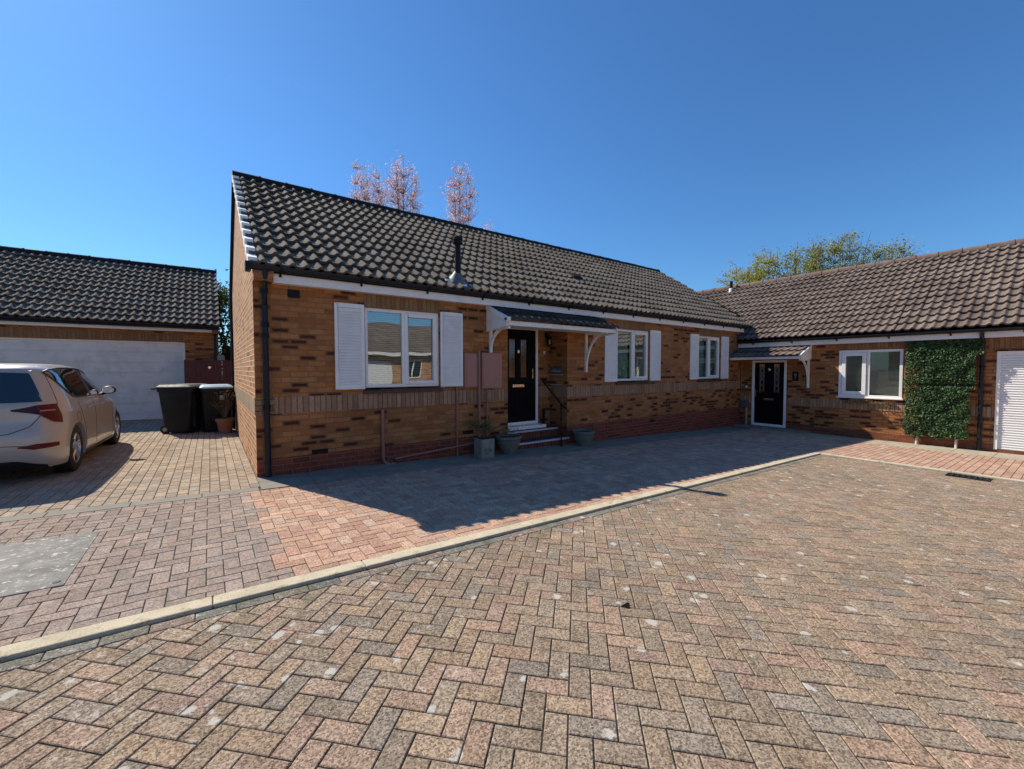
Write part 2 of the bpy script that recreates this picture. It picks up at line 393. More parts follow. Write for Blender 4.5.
# ------------------------------------------------------------------ paving
def clip_mesh(me, planes):
    bm = bmesh.new(); bm.from_mesh(me)
    for co, no in planes:
        bmesh.ops.bisect_plane(bm, geom=bm.verts[:]+bm.edges[:]+bm.faces[:], plane_co=co, plane_no=no, clear_outer=True, dist=1e-6)
    bm.to_mesh(me); bm.free()

def add_paver(mb, cx, cy, L, W, ang, zoff, pal, gap=.0028, keep=None):
    """one bevelled block; long side at angle ang"""
    if keep and not keep(cx, cy): return
    if callable(pal): pal = pal(cx, cy)
    ca, sa = math.cos(ang), math.sin(ang)
    tx, ty = random.gauss(0, .004), random.gauss(0, .004); dz = random.gauss(0, .0008)
    a, b = random.choices(pal[0], pal[1])[0], random.uniform(.88, 1.12)
    j = random.uniform(-.03, .03)
    col = (a[0]*b*(1+j), a[1]*b, a[2]*b*(1-j), 1)
    hl, hw = L/2-gap, W/2-gap
    def P(x, y, z):
        X = cx+x*ca-y*sa; Y = cy+x*sa+y*ca
        return (X, Y, gz(X)+zoff+z+x*tx+y*ty+dz)
    e = .0035
    r0 = [P(x, y, -.012) for x, y in ((-hl, -hw), (hl, -hw), (hl, hw), (-hl, hw))]
    r1 = [P(x, y, -.003) for x, y in ((-hl, -hw), (hl, -hw), (hl, hw), (-hl, hw))]
    r2 = [P(x, y, 0) for x, y in ((-hl+e, -hw+e), (hl-e, -hw+e), (hl-e, hw-e), (-hl+e, hw-e))]
    mb.face(r2, col=col)
    for i in range(4):
        k = (i+1) % 4
        mb.face([r1[i], r1[k], r2[k], r2[i]], col=col)
        mb.face([r0[i], r0[k], r1[k], r1[i]], col=col)

def herringbone(mb, x0, x1, y0, y1, ang, zoff, pal, keep=None, w=.1, org=(0, 0)):
    ca, sa = math.cos(ang), math.sin(ang)
    rad = math.hypot(x1-x0, y1-y0); n = int(rad/w)+6
    mx, my = (x0+x1)/2, (y0+y1)/2
    for i in range(-n, n):
        for j in range(-n, n):
            d = (i-j) % 4
            if d == 0: cx, cy, L, W = (i+1)*w, (j+.5)*w, 2*w, w
            elif d == 3: cx, cy, L, W = (i+.5)*w, (j+1)*w, w, 2*w
            else: continue
            X = mx+cx*ca-cy*sa+org[0]; Y = my+cx*sa+cy*ca+org[1]
            if X < x0-.15 or X > x1+.15 or Y < y0-.15 or Y > y1+.15: continue
            if L > W: add_paver(mb, X, Y, L, W, ang, zoff, pal, keep=keep)
            else: add_paver(mb, X, Y, W, L, ang+math.pi/2, zoff, pal, keep=keep)

# big ground sheet under everything, following the fall of the land near the houses
mb = MB()
xs = [-400, -150, -60, -30, -15]+[-10+2*i for i in range(21)]+[45, 70, 150, 400]
ys = [-400, -150, -60, -30, -20, -10, 0, 10, 20, 30, 60, 150, 400]
def gfar(x):
    return gz(max(-14, min(34, x)))
for i in range(len(xs)-1):
    for j in range(len(ys)-1):
        mb.face([(x, y, gfar(x)-.03) for x, y in ((xs[i], ys[j]), (xs[i+1], ys[j]), (xs[i+1], ys[j+1]), (xs[i], ys[j+1]))])
struct(mb.build('ground', M['ground']))

ROADC = (.262, .200, .146), (.242, .190, .142), (.275, .198, .148), (.270, .205, .148), (.222, .184, .148), (.268, .192, .148)
road_pal = (ROADC, (6, 5, 2.2, 1.2, 3, 3))
KY, KX = 3.05, 9.9          # kerb front lines
rb = MB()
herringbone(rb, -5.5, KX-.1, -7, KY-.1, R(45), 0, road_pal, org=(.045, .02))
me_clip = rb.build('road', paver_mat('road_pavers', .75, .85, lthr=.60), weld=False, recalc=False, uvmode=None)
clip_mesh(me_clip.data, [((0, KY-.116, 0), (0, 1, 0)), ((KX-.105, 0, 0), (1, 0, 0))])
struct(me_clip)
# channel course beside the kerb (part of the road surface)
cb = MB(); x = -5.5
ch_pal = (((.20, .185, .155), (.235, .19, .16), (.18, .17, .14)), (3, 2, 2))
while x < KX-.1: add_paver(cb, x+.1, KY-.066, .2, .095, 0, .001, ch_pal); x += .2
y = KY-.2
while y > -7: add_paver(cb, KX-.052, y, .2, .1, R(90), .001, ch_pal); y -= .2
struct(cb.build('road_channel', paver_mat('channel_pavers', .55, .95, lthr=.45), weld=False, recalc=False, uvmode=None))
jb = MB()
def sheet(mb, x0, x1, y0, y1, dz, nx=12):
    for i in range(nx):
        a = x0+(x1-x0)*i/nx; b = x0+(x1-x0)*(i+1)/nx
        mb.face([(a, y0, gz(a)+dz), (b, y0, gz(b)+dz), (b, y1, gz(b)+dz), (a, y1, gz(a)+dz)])
sheet(jb, -5.5, KX, -7, KY, -.006); sheet(jb, -5.52, .6, KY, 5.75, .007); sheet(jb, -8.9, .6, 5.75, 15.4, .007); sheet(jb, .6, KX, KY, 6.46, .007); sheet(jb, KX, 13.8, -5, 6.46, .008)
struct(jb.build('joint_sand_bed', M['sand'], uvmode=None))
fb = MB(); sheet(fb, -30, 30, -13, -7, -.012); sheet(fb, -30, -5.5, -7, 16, -.02); struct(fb.build('far_paving', M['tarmac'], uvmode=None))

DZ = .016                    # driveway sits a low kerb above the road
# new pink driveway in front of the bungalow
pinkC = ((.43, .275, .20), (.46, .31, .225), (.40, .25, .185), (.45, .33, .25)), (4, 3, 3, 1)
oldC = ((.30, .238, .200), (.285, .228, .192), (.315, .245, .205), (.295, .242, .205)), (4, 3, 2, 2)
coverR = (-1.75, -.80, 3.86, 4.98)
def not_cover(x, y): return not (coverR[0]+.08 < x < coverR[1]-.08 and coverR[2]+.08 < y < coverR[3]-.08)
def pinkpal(x): return pinkC
db = MB()
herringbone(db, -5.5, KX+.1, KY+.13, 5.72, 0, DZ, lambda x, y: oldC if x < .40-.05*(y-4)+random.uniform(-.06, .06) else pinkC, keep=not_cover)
o = db.build('driveway', paver_mat('drive_pavers', .5, .35, lthr=.72, big=.15), weld=False, recalc=False, uvmode=None)
clip_mesh(o.data, [((0, KY+.128, 0), (0, -1, 0)), ((0, 5.71, 0), (0, 1, 0)), ((KX+.13, 0, 0), (1, 0, 0))]); struct(o)
# stretcher bond drive up to the garage
db = MB(); x = .472; row = 0
backC = ((.33, .268, .205), (.355, .29, .22), (.305, .245, .19), (.33, .285, .23)), (4, 3, 3, 2)
while x > -8.8:
    yy = 5.9-(.1 if row % 2 else 0)
    while yy < 15.3:
        add_paver(db, x-.05, yy+.1, .2, .1, R(90), DZ, backC, gap=.0034); yy += .2
    x -= .1; row += 1
o = db.build('garage_driveway', paver_mat('buff_drive_pavers', .4, .3, lthr=.75), weld=False, recalc=False, uvmode=None)
clip_mesh(o.data, [((.476, 0, 0), (1, 0, 0)), ((0, 5.895, 0), (0, -1, 0))]); struct(o)
# pink strip along the adjoining house
db = MB(); x = KX+.13; col_i = 0
while x < 12.75:
    y = -5+(.1 if col_i % 2 else 0)
    while y < 5.75: add_paver(db, x+.1, y+.05, .2, .1, 0, .016, pinkC); y += .1
    x += .2; col_i += 1
o = db.build('pavement', paver_mat('pink_strip_pavers', .36, .15, lthr=.8, big=.15), weld=False, recalc=False, uvmode=None)
clip_mesh(o.data, [((0, 5.73, 0), (0, 1, 0)), ((12.76, 0, 0), (1, 0, 0))]); struct(o)

# kerbs
kb = MB(); x = -5.5
def slopebox(mb, x0, x1, y0, y1, dz0, dz1):
    mb.box(x0, x1, y0, y1, dz0, dz1, lambda x, y, z: (x, y, gz(x)+z))
while x < KX-.01:
    x2 = min(x+.914, KX+.125); slopebox(kb, x+.002, x2-.002, KY, KY+.125, -.15, DZ+.004); x = x2
y = KY-.003
while y > -6: slopebox(kb, KX, KX+.125, y-.91, y, -.15, .019); y -= .914
struct(kb.build('kerb', M['kerb'], bevel=.008))
# edging course + slabs along the bungalow
eb = MB(); x = -8.5
while x < .3: slopebox(eb, x+.003, min(x+.6, .45)-.003, 5.715, 5.89, -.05, DZ+.003); x += .6
struct(eb.build('edging', M['flag'], bevel=.004))
pb = MB(); x = .47; k = 0
while x < 13.0:
    w = min(.6, 13.2-x); slopebox(pb, x+.003, x+w-.003, 5.735, 6.10, -.05, DZ+.004+random.uniform(-.001, .002)); slopebox(pb, x+.003, x+w-.003, 6.106, 6.44, -.05, DZ+.004+random.uniform(-.001, .002)); x += .6
struct(pb.build('path', M['flag'], bevel=.004))
pb = MB(); y = -5
while y < 5.7:
    x2 = y+.6
    slopebox(pb, 12.765, 13.24, y+.003, x2-.003, -.05, .019+random.uniform(-.001, .001)); slopebox(pb, 13.246, 13.72, y+.003, x2-.003, -.05, .019+random.uniform(-.001, .001)); y += .6
struct(pb.build('pale_path', M['flag_pale'], bevel=.004))

# cover in the old drive
t = NT('weathered_cover_concrete'); p = t.geo()
c = t.mix(t.rng(t.noise(p, 6, 6, .7), .35, .65), (.19, .18, .155), (.33, .31, .27))
c = t.mix(t.rng(t.noise(p, 16, 5, .7), .56, .64, 0, .9), c, (.66, .63, .55))
c = t.mix(.4, c, t.mix(t.rng(t.noise(p, 220, 3, .7), .3, .7), (.4, .4, .4), (1.5, 1.5, 1.5)), 'MULTIPLY')
M['cover'] = t.set(color=c, rough=.95, spec=.2, normal=t.bump(t.noise(p, 200, 3, .7), .6, .004))
cv = thing('access_cover', 'lichen spotted grey concrete access cover set in old pavers', 'access cover', (-1.27, 4.4, gz(-1.27)+DZ))
b = MB(); slopebox(b, coverR[0], coverR[1], coverR[2], coverR[3], -.04, DZ+.004); b.build('slab', M['cover'], cv)
b = MB(); b.lathe([(0, .0015), (.018, .0015), (.020, 0), (.020, -.004)], (-.845, 3.93, gz(-.845)+DZ+.005), 16); b.build('lifting_hole_plug', M['black'], cv)
# drain
dr = thing('drain_grate', 'dark slotted drain grate set beside the right-hand kerb', 'drain', (9.63, 1.0, gz(9.6)))
b = MB(); b.box(9.46, 9.80, .76, 1.24, -.03, .006, lambda x, y, z: (x, y, gz(x)+z)); b.build('frame', M['iron'], dr)
b = MB()
for i in range(7): yy = .785+i*.063; b.box(9.475, 9.785, yy, yy+.022, .006, .013, lambda x, y, z: (x, y, gz(x)+z))
b.build('bar', M['rubber'], dr)

# ------------------------------------------------------------------ frames and generic building parts
YW, XL, XW, YG = 6.42, .48, 13.73, 15.31
frM = lambda u, z, d: (u, YW-d, z)
frW = lambda u, z, d: (XW-d, u, z)
frG = lambda u, z, d: (u, YG-d, z)
frL = lambda u, z, d: (XL-d, u, z)       # gable, u = Y
def wall_sheet(mb, fr, u0, u1, z0, z1, holes, reveal=.1):
    us = sorted({u0, u1, *[h[0] for h in holes], *[h[1] for h in holes]}); zs = sorted({z0, z1, *[h[2] for h in holes], *[h[3] for h in holes]})
    for i in range(len(us)-1):
        for j in range(len(zs)-1):
            cu, cz = (us[i]+us[i+1])/2, (zs[j]+zs[j+1])/2
            if any(h[0] < cu < h[1] and h[2] < cz < h[3] for h in holes): continue
            q = [(us[i], zs[j]), (us[i+1], zs[j]), (us[i+1], zs[j+1]), (us[i], zs[j+1])]
            mb.face([fr(u, z, 0) for u, z in q], uv=q)
    for h in holes:
        a, b_, c, d = h
        for (p, q) in (((a, c), (a, d)), ((b_, d), (b_, c)), ((a, d), (b_, d)), ((b_, c), (a, c))):
            mb.face([fr(*p, 0), fr(*q, 0), fr(*q, -reveal), fr(*p, -reveal)], uv=[p, q, (q[0]+.1*(p[0] == q[0]), q[1]+.1*(p[1] == q[1])), (p[0]+.1*(p[0] == q[0]), p[1]+.1*(p[1] == q[1]))])

def poly(mb, fr, pts, d=0): mb.face([fr(u, z, d) for u, z in pts], uv=list(pts))

def roof_tiles(name, mat, parent, o, U, V, L, W, gauge, pitch=.165, amp=.030, clip=None, seg=9, thick=.016, flip=1, keep=None):
    """o: eave corner; U: unit vector along the eave; V: unit vector up the slope."""
    o, U, V = Vector(o), Vector(U), Vector(V); N = U.cross(V).normalized()
    if N.z < 0: N = -N
    def prof(t):
        t = t % 1.0
        if t < .52: return .10*math.sin(math.pi*t/.52)*-1
        return 1-abs(2*(t-.52)/.48-1)**2.4
    nU = max(2, int(round(L/pitch*seg))); nC = int(math.ceil(W/gauge)); vs = []; fs = []; uvs = []
    cols = [L*i/nU for i in range(nU+1)]
    hp = [amp*prof(x/pitch*flip) for x in cols]
    tj = [[random.gauss(0, .0028) for _ in range(int(L/.33)+2)] for _ in range(nC)]
    for k in range(nC):
        v0 = k*gauge; v1 = min((k+1)*gauge+.02, W+.02); base = len(vs)
        rows = ((v0+.006, .012, 0), (v0-.003, .056, 0), (v0+.25*gauge, .046, 0), (v1, .002, 0))
        for (v, hh, _) in rows:
            for i, x in enumerate(cols):
                jj = tj[k][int(x/.33)]
                vs.append(o+U*x+V*(v+jj*1.5)+N*(hh+hp[i]+jj*.7)); uvs.append((x, min(v, (k+1)*gauge-.01) if v > v0 else v0+.01))
        n1 = nU+1
        for r in range(3):
            for i in range(nU):
                fs.append((base+r*n1+i, base+r*n1+i+1, base+(r+1)*n1+i+1, base+(r+1)*n1+i))
    me = bpy.data.meshes.new(name); me.from_pydata(vs, [], fs)
    uvl = me.uv_layers.new(name='UVMap'); idx = [l.vertex_index for l in me.loops]
    for li, vi in enumerate(idx): uvl.data[li].uv = uvs[vi]
    me.update()
    if (me.polygons[len(me.polygons)//2].normal.dot(N)) < 0: me.flip_normals()
    if clip: clip_mesh(me, clip)
    ob = link(name, me, mat, parent, smooth=True, autoangle=50)
    return ob

def gutter(parent, fr, u0, u1, z, d, name='gutter', r=.056, step=1.05, first=.35):
    """half-round gutter with its top at z and back at d"""
    mb = MB(); n = 10
    prof = [(d+r+r*math.cos(math.pi+math.pi*k/n), z-r*1.15*math.sin(math.pi*k/n)) for k in range(n+1)]
    inn = [(d+r+(r-.006)*math.cos(2*math.pi-math.pi*k/n), z-(r-.006)*1.15*math.sin(math.pi*k/n)) for k in range(n+1)]
    mb.prism(prof+inn, u0, u1, lambda t, p, q: fr(t, q, p))
    for e in (u0, u1): mb.prism(prof, e-.004, e+.004, lambda t, p, q: fr(t, q, p))
    g = mb.build(name, M['gutter'], parent, smooth=True)
    u = u0+first; sgn = 1
    while u < u1-.1:
        b = MB(); rr = r+.010
        pf = [(d+r+rr*math.cos(math.pi+math.pi*k/n), z-rr*1.15*math.sin(math.pi*k/n)-.004) for k in range(n+1)]
        pi_ = [(d+r+(rr-.012)*math.cos(2*math.pi-math.pi*k/n), z-(rr-.012)*1.15*math.sin(math.pi*k/n)-.004) for k in range(n+1)]
        b.prism(pf+pi_, u-.018, u+.018, lambda t, p, q: fr(t, q, p))
        b.fbox(fr, u-.014, u+.014, z-.115, z-.03, d-.003, d+.02)
        b.build('gutter_bracket', M['black'], g); u += step
    return g

def window(parent, fr, u0, u1, z0, z1, name, mid=None, open_side='right', glass='glass', blind='blind', depth=.035, proud=None, sillmat='sill', sill_d=.05, frame_w=.05):
    """uPVC window: outer frame is the part; sashes, panes, sill, blind are sub-parts. d=-depth is its face."""
    D = -depth if proud is None else proud
    mid = mid or (u0+u1)/2; fw = frame_w
    m = MB()
    for (a, b_, c, d_) in ((u0, u0+fw, z0, z1), (u1-fw, u1, z0, z1), (u0+fw, u1-fw, z1-fw, z1), (u0+fw, u1-fw, z0, z0+fw), (mid-fw*.5, mid+fw*.5, z0+fw, z1-fw)):
        m.fbox(fr, a, b_, c, d_, D-.06, D)
    w = m.build(name, M['upvc'], parent, bevel=.004)
    bays = [(u0+fw, mid-fw*.5), (mid+fw*.5, u1-fw)]
    for i, (a, b_) in enumerate(bays):
        c, d_ = z0+fw, z1-fw
        if (open_side == 'right' and i == 1) or (open_side == 'left' and i == 0):
            s = MB(); e = .052
            for (p, q, r_, t_) in ((a-.008, a+e, c-.008, d_+.008), (b_-e, b_+.008, c-.008, d_+.008), (a+e, b_-e, d_-e, d_+.008), (a+e, b_-e, c-.008, c+e)):
                s.fbox(fr, p, q, r_, t_, D-.045, D+.014)
            s.build('sash', M['upvc'], w, bevel=.005); a, b_, c, d_ = a+e, b_-e, c+e, d_-e
        g = MB(); g.fbox(fr, a-.003, b_+.003, c-.003, d_+.003, D-.034, D-.030); g.build('pane', M[glass], w)
        if blind == 'blind' or (blind == 'mixed' and i == 1):
            bl = MB(); z = d_-.02
            while z > c+.005:
                bl.box(a+.004, b_-.004, -.012, .012, -.0006, .0006, lambda u, d, zz, z=z: fr(u, z+zz+d*.55, D-.075+d)); z -= .030
            bl.build('venetian_blind', M['blind'], w)
        elif blind in ('curtain', 'mixed'):
            bl = MB(); n = 24
            for k in range(n):
                ua = a+(b_-a)*k/n; ub = a+(b_-a)*(k+1)/n
                da = D-.14+.015*math.sin(k*1.9); db_ = D-.14+.015*math.sin((k+1)*1.9)
                bl.face([fr(ua, c-.05, da), fr(ub, c-.05, db_), fr(ub, d_+.05, db_), fr(ua, d_+.05, da)])
            bl.build('curtain', M['curtain' if i == 0 else 'curtain_pale'], w, smooth=True)
    if sillmat:
        s = MB()
        if sillmat == 'sill':
            s.box(u0-.04, u1+.04, D-.06, sill_d, -.045, 0, lambda u, d, z: fr(u, z0+z-.028-(d-D)*.18, d)); s.build('sill', M['sill'], w, bevel=.006)
            s = MB(); s.fbox(fr, u0-.01, u1+.01, z0-.030, z0, D-.05, D+.035); s.build('cill_strip', M['upvc'], w, bevel=.004)
        else:
            s.fbox(fr, u0-.03, u1+.03, z0-.032, z0, D-.06, D+.05); s.build('sill', M['upvc'], w, bevel=.005)
    # dark room behind so that the view in ends on a plastered wall
    r_ = MB(); dd = -1.6
    r_.face([fr(u0-.9, z0-.9, dd), fr(u1+.9, z0-.9, dd), fr(u1+.9, z1+.25, dd), fr(u0-.9, z1+.25, dd)])
    r_.face([fr(u0-.9, z0-.9, dd), fr(u0-.9, z1+.25, dd), fr(u0-.9, z1+.25, -.12), fr(u0-.9, z0-.9, -.12)])
    r_.face([fr(u1+.9, z0-.9, dd), fr(u1+.9, z1+.25, dd), fr(u1+.9, z1+.25, -.12), fr(u1+.9, z0-.9, -.12)])
    r_.face([fr(u0-.9, z0-.9, dd), fr(u1+.9, z0-.9, dd), fr(u1+.9, z0-.9, -.12), fr(u0-.9, z0-.9, -.12)])
    r_.build('room_lining', M['interior'], w)
    return w

def shutter(parent, fr, u0, u1, z0, z1):
    m = MB(); st = .045; d0, d1 = .004, .034
    for (a, b_, c, d_) in ((u0, u0+st, z0, z1), (u1-st, u1, z0, z1), (u0+st, u1-st, z1-.06, z1), (u0+st, u1-st, z0, z0+.07)):
        m.fbox(fr, a, b_, c, d_, d0, d1)
    s = m.build('shutter', M['shutter'], parent, bevel=.003)
    l = MB(); z = z0+.075; n = 26; dz = (z1-z0-.14)/n
    for k in range(n):
        zz = z0+.072+dz*k
        l.prism([(d0+.003, zz+dz*.95), (d1-.004, zz), (d1-.004, zz+.010), (d0+.008, zz+dz*1.12)], u0+st-.002, u1-st+.002, lambda t, p, q: fr(t, q, p))
    l.build('louvre', M['shutter'], s)
    return s

def pipe(parent, pts, r, mat, name='pipe', n=12):
    m = MB(); m.tube(pts, r, n); return m.build(name, mat, parent, smooth=True)

# ------------------------------------------------------------------ main bungalow
bh = thing('bungalow', 'detached-looking orange brick bungalow with white shutters and dark grey tiled roof', 'house', (XL, YW, 0))
WIN = [(1.92, 3.16, 1.17, 2.40), (7.72, 8.96, 1.17, 2.40), (11.22, 12.46, 1.17, 2.40)]
RX0, RX1, RY = 4.58, 6.13, 6.98
YB = 12.2; EZ = 2.62
w = MB()
wall_sheet(w, frM, XL, RX0, -.7, EZ+.12, [WIN[0]])
wall_sheet(w, frM, RX1, XW, -.7, EZ+.12, [WIN[1], WIN[2]])
w.face([(RX0, YW, 2.44), (RX1, YW, 2.44), (RX1, YW, EZ+.12), (RX0, YW, EZ+.12)], uv=[(RX0, 2.44), (RX1, 2.44), (RX1, EZ+.12), (RX0, EZ+.12)])
w.face([(RX0, YW, -.7), (RX0, RY, -.7), (RX0, RY, 2.44), (RX0, YW, 2.44)], uv=[(0, -.7), (.56, -.7), (.56, 2.44), (0, 2.44)])
w.face([(RX1, YW, -.7), (RX1, RY, -.7), (RX1, RY, 2.44), (RX1, YW, 2.44)], uv=[(0, -.7), (.56, -.7), (.56, 2.44), (0, 2.44)])
wall_sheet(w, lambda u, z, d: (u, RY-d, z), RX0, RX1, -.7, 2.44, [(4.83, 5.80, .27, 2.36)], .06)
w.face([(XL, YB, -.7), (XW+.1, YB, -.7), (XW+.1, YB, 3.5), (XL, YB, 3.5)], uv=[(0, -.7), (13, -.7), (13, 3.5), (0, 3.5)])
w.build('front_wall', M['brick'], bh, weld=False, recalc=False)
w = MB(); w.face([(RX0, YW, 2.44), (RX1, YW, 2.44), (RX1, RY, 2.44), (RX0, RY, 2.44)]); w.build('porch_ceiling', M['timber_white'], bh)
PIT = .7; EY = 6.235; EAV = 2.82; RYD = 9.56
def zroof(y): return EAV-.02+PIT*(y-EY) if y < RYD else EAV-.02+PIT*(2*RYD-EY-y)
w = MB()
poly(w, frL, [(YW, -.7), (YB, -.7), (YB, zroof(YB)-.06), (RYD, zroof(RYD)-.06), (YW, zroof(YW)-.06)])
w.build('gable_wall', M['brick_gable'], bh, weld=False, recalc=False)
# corbelled brick foot of the verge
w = MB(); w.box(XL-.002, .70, 6.21, YW-.001, 2.60, 2.80); w.build('eaves_corbel', M['brick'], bh)
w = MB(); poly(w, lambda u, z, d: (13.72, u, z), [(YW, 1), (YB, 1), (YB, zroof(YB)-.06), (RYD, zroof(RYD)-.06), (YW, zroof(YW)-.06)])
w.build('far_gable_wall', M['brick_wing'], bh, weld=False, recalc=False)
# bands and lintels
ZB0, ZB1 = .855, 1.08
def band_seg(u0, u1, fr=frM, mat='band', z0=ZB0, z1=ZB1, par=None, nm='brick_band', d=.008):
    b = MB(); b.fbox(fr, u0, u1, z0, z1, -.02, d); return b.build(nm, M[mat], par or bh)
band_seg(XL+.225, RX0); band_seg(RX1, XW-.01)
band_seg(XL-.007, XL+.223, mat='band_flat')
b = MB(); b.fbox(frL, YW+.004, YB-.004, ZB0, ZB1, -.02, .008); b.build('gable_band', M['band_gable'], bh)
for q in ((RX1-.006, RX1+.02, YW+.006, RY-.002), (5.81, RX1-.008, RY-.006, RY+.02), (RX0-.02, RX0+.006, YW+.006, RY-.002)):
    b = MB(); b.box(*q, ZB0, ZB1); b.build('porch_band', M['band'], bh)
for (a, b_, c, d_) in WIN: band_seg(a-.0, b_+.0, mat='lintel', z0=d_+.002, z1=EZ-.02, nm='lintel', d=.004)
# windows and shutters
window(bh, frM, *WIN[0], 'window', glass='glass', blind='blind')
window(bh, frM, *WIN[1], 'window', glass='glass_dim', blind='mixed')
window(bh, frM, *WIN[2], 'window', glass='glass_dim', blind='mixed')
for a, b_ in ((1.48, 1.905), (3.17, 3.595), (7.285, 7.71), (8.975, 9.40), (10.785, 11.21), (12.475, 12.90)): shutter(bh, frM, a, b_, 1.16, 2.425)
# fascia, soffit, gutter
b = MB(); b.box(.70, 13.62, 6.285, 6.305, 2.60, 2.775); b.build('fascia', M['fascia'], bh)
b = MB(); b.box(.70, 13.62, 6.306, YW-.002, 2.602, 2.615); b.build('soffit', M['fascia'], bh)
gutter(bh, frM, .435, 13.52, 2.79, YW-6.284)
b = MB(); b.box(.39, .45, 6.165, 6.30, 2.70, 2.815); b.build('gutter_end', M['black'], bh)
# downpipe at the near corner
dp = pipe(bh, [(.605, 6.22, 2.74), (.605, 6.23, 2.64), (.605, 6.355, 2.52), (.605, 6.365, 2.3), (.605, 6.365, -.0)], .036, M['gutter'], 'downpipe')
for z in (1.9, 2.05, .95, 2.5):
    b = MB(); b.lathe([(.037, -.03), (.046, -.03), (.046, .03), (.037, .03)], (.605, 6.365, z), 14); b.box(.595, .615, 6.39, 6.419, z-.01, z+.01); b.build('pipe_socket', M['black'], dp, smooth=True)
pipe(bh, [(XL-.03, 12.1, 3.3), (XL-.03, 12.1, .02)], .03, M['gutter'], 'rear_downpipe')
# roof
SL_ = math.sqrt(1+PIT*PIT); V = (0, 1/SL_, PIT/SL_); RW = (RYD-EY)*SL_
VXL = .452
o_ = roof_tiles('roof_tiles', M['tile'], bh, (VXL, EY, EAV-.035), (1, 0, 0), V, 14.1-VXL, RW, RW/13, pitch=.172, amp=.040,
    clip=[((13.80, 9.65, 5), Vector((1, .30, 0)).normalized())])
# back slope: plain sheet of tiles, seen only from behind
roof_tiles('rear_roof_tiles', M['tile'], bh, (13.8, 2*RYD-EY, EAV-.035), (-1, 0, 0), (0, -1/SL_, PIT/SL_), 13.8-VXL, RW, RW/13, pitch=.172, amp=.03, seg=5)
b = MB()
for sgn in (1, -1):
    pr_ = [(EY+.02, EAV-.075), (RYD, zroof(RYD)-.06), (RYD, zroof(RYD)-.10), (EY+.02, EAV-.11)]
    b.prism([(RYD+(y-RYD)*sgn, z) for y, z in pr_], VXL+.03, 13.76, lambda t, p, q: (t, p, q))
b.build('roof_underlay', M['black'], bh)
# verge: pale cement-bedded tile edges stepping up the gable
vg = MB(); n = 13
for k in range(n):
    y0 = EY+(RYD-EY)*k/n; y1 = EY+(RYD-EY)*(k+1)/n+.0; z0 = EAV-.035+PIT*(y0-EY); z1 = EAV-.035+PIT*(y1-EY)
    vg.prism([(y0-.004, z0-.045), (y1-.012, z1-.12), (y1-.012, z1+.012), (y0-.004, z0+.098)], VXL-.028, VXL+.075, lambda t, p, q: (t, p, q))
vg.build('verge', M['mortar_white'], bh, bevel=.006)
vg = MB()
for k in range(n):
    y0 = EY+(RYD-EY)*k/n; y1 = EY+(RYD-EY)*(k+1)/n; z0 = EAV+PIT*(y0-EY); z1 = EAV+PIT*(y1-EY)
    vg.prism([(2*RYD-y0, z0-.08), (2*RYD-y1, z1-.09), (2*RYD-y1, z1-.02), (2*RYD-y0, z0+.012)], VXL-.028, VXL+.055, lambda t, p, q: (t, p, q))
vg.build('rear_verge', M['ridge'], bh)
# ridge tiles
def ridge(parent, A, B, mat, r=.115, L=.45):
    A, B = Vector(A), Vector(B); D = (B-A); n = max(1, int(D.length/L)); D.normalize(); S = D.cross(Vector((0, 0, 1))).normalized(); Up = S.cross(D)
    mb = MB(); step = (B-A).length/n
    for k in range(n):
        a = A+D*(k*step); jit = random.uniform(-.004, .004)
        for (t0, t1, rr) in ((0, step-.012, r), (step-.03, step, r+.012)):
            ring = lambda t: [a+D*t+S*(rr*math.cos(math.pi*(q/8)*1.16-.25))+Up*(rr*math.sin(math.pi*(q/8)*1.16-.25)+jit) for q in range(9)]
            r0, r1 = ring(t0), ring(t1)
            for q in range(8): mb.face([r0[q], r0[q+1], r1[q+1], r1[q]])
        if k == 0: mb.face(ring(0))
        if k == n-1: mb.face(ring(step))
    return mb.build('ridge_tiles', mat, parent, smooth=True)
ridge(bh, (VXL-.02, RYD, zroof(RYD)-.03), (13.80, RYD, zroof(RYD)-.03), M['ridge'])
b = MB(); n = 13
for k in range(n):
    y0 = EY+.25+(RYD-EY-.25)*k/n; y1 = EY+.25+(RYD-EY-.25)*(k+1)/n; z0 = EAV-.035+PIT*(y0-EY); z1 = EAV-.035+PIT*(y1-EY)
    xx = 13.80-.30*(y0-9.65)
    b.prism([(y0-.004, z0-.05), (y1-.012, z1-.06), (y1-.012, z1+.015), (y0-.004, z0+.04)], xx-.06, xx+.02, lambda t, p, q: (t, p, q))
b.build('far_verge', M['ridge'], bh)
# flue
fz = zroof(6.47)
fl = pipe(bh, [(3.55, 6.47, fz-.03), (3.55, 6.47, 3.66)], .052, M['black'], 'flue', 16)
b = MB(); b.lathe([(.052, 0), (.085, .0), (.088, .03), (.075, .035), (.075, .06), (.088, .065), (.085, .11), (.04, .13), (0, .132)], (3.55, 6.47, 3.64), 18); b.build('flue_cap', M['black'], fl, smooth=True)
b = MB(); b.lathe([(.19, -.02), (.12, .06), (.06, .16), (.053, .17)], (3.55, 6.47, fz-.01), 18, tf=lambda r, a, h: Vector((3.55+r*math.cos(a), 6.47+r*math.sin(a), fz+.02+h+PIT*r*math.sin(a)))); b.build('flue_collar', M['lead'], fl, smooth=True)
for (dx, dy, s1) in ((-.15, -.03, .12), (.13, -.13, .12)):
    b = MB(); yy = 6.47+dy; b.box(-s1, s1*.6, -.035, .03, .03, .052, lambda x, y, z, dx=dx, yy=yy: (3.55+dx+x, yy+y, zroof(yy+y)+z))
    b.build('flashing_mortar', M['mortar_white'], fl, bevel=.012)
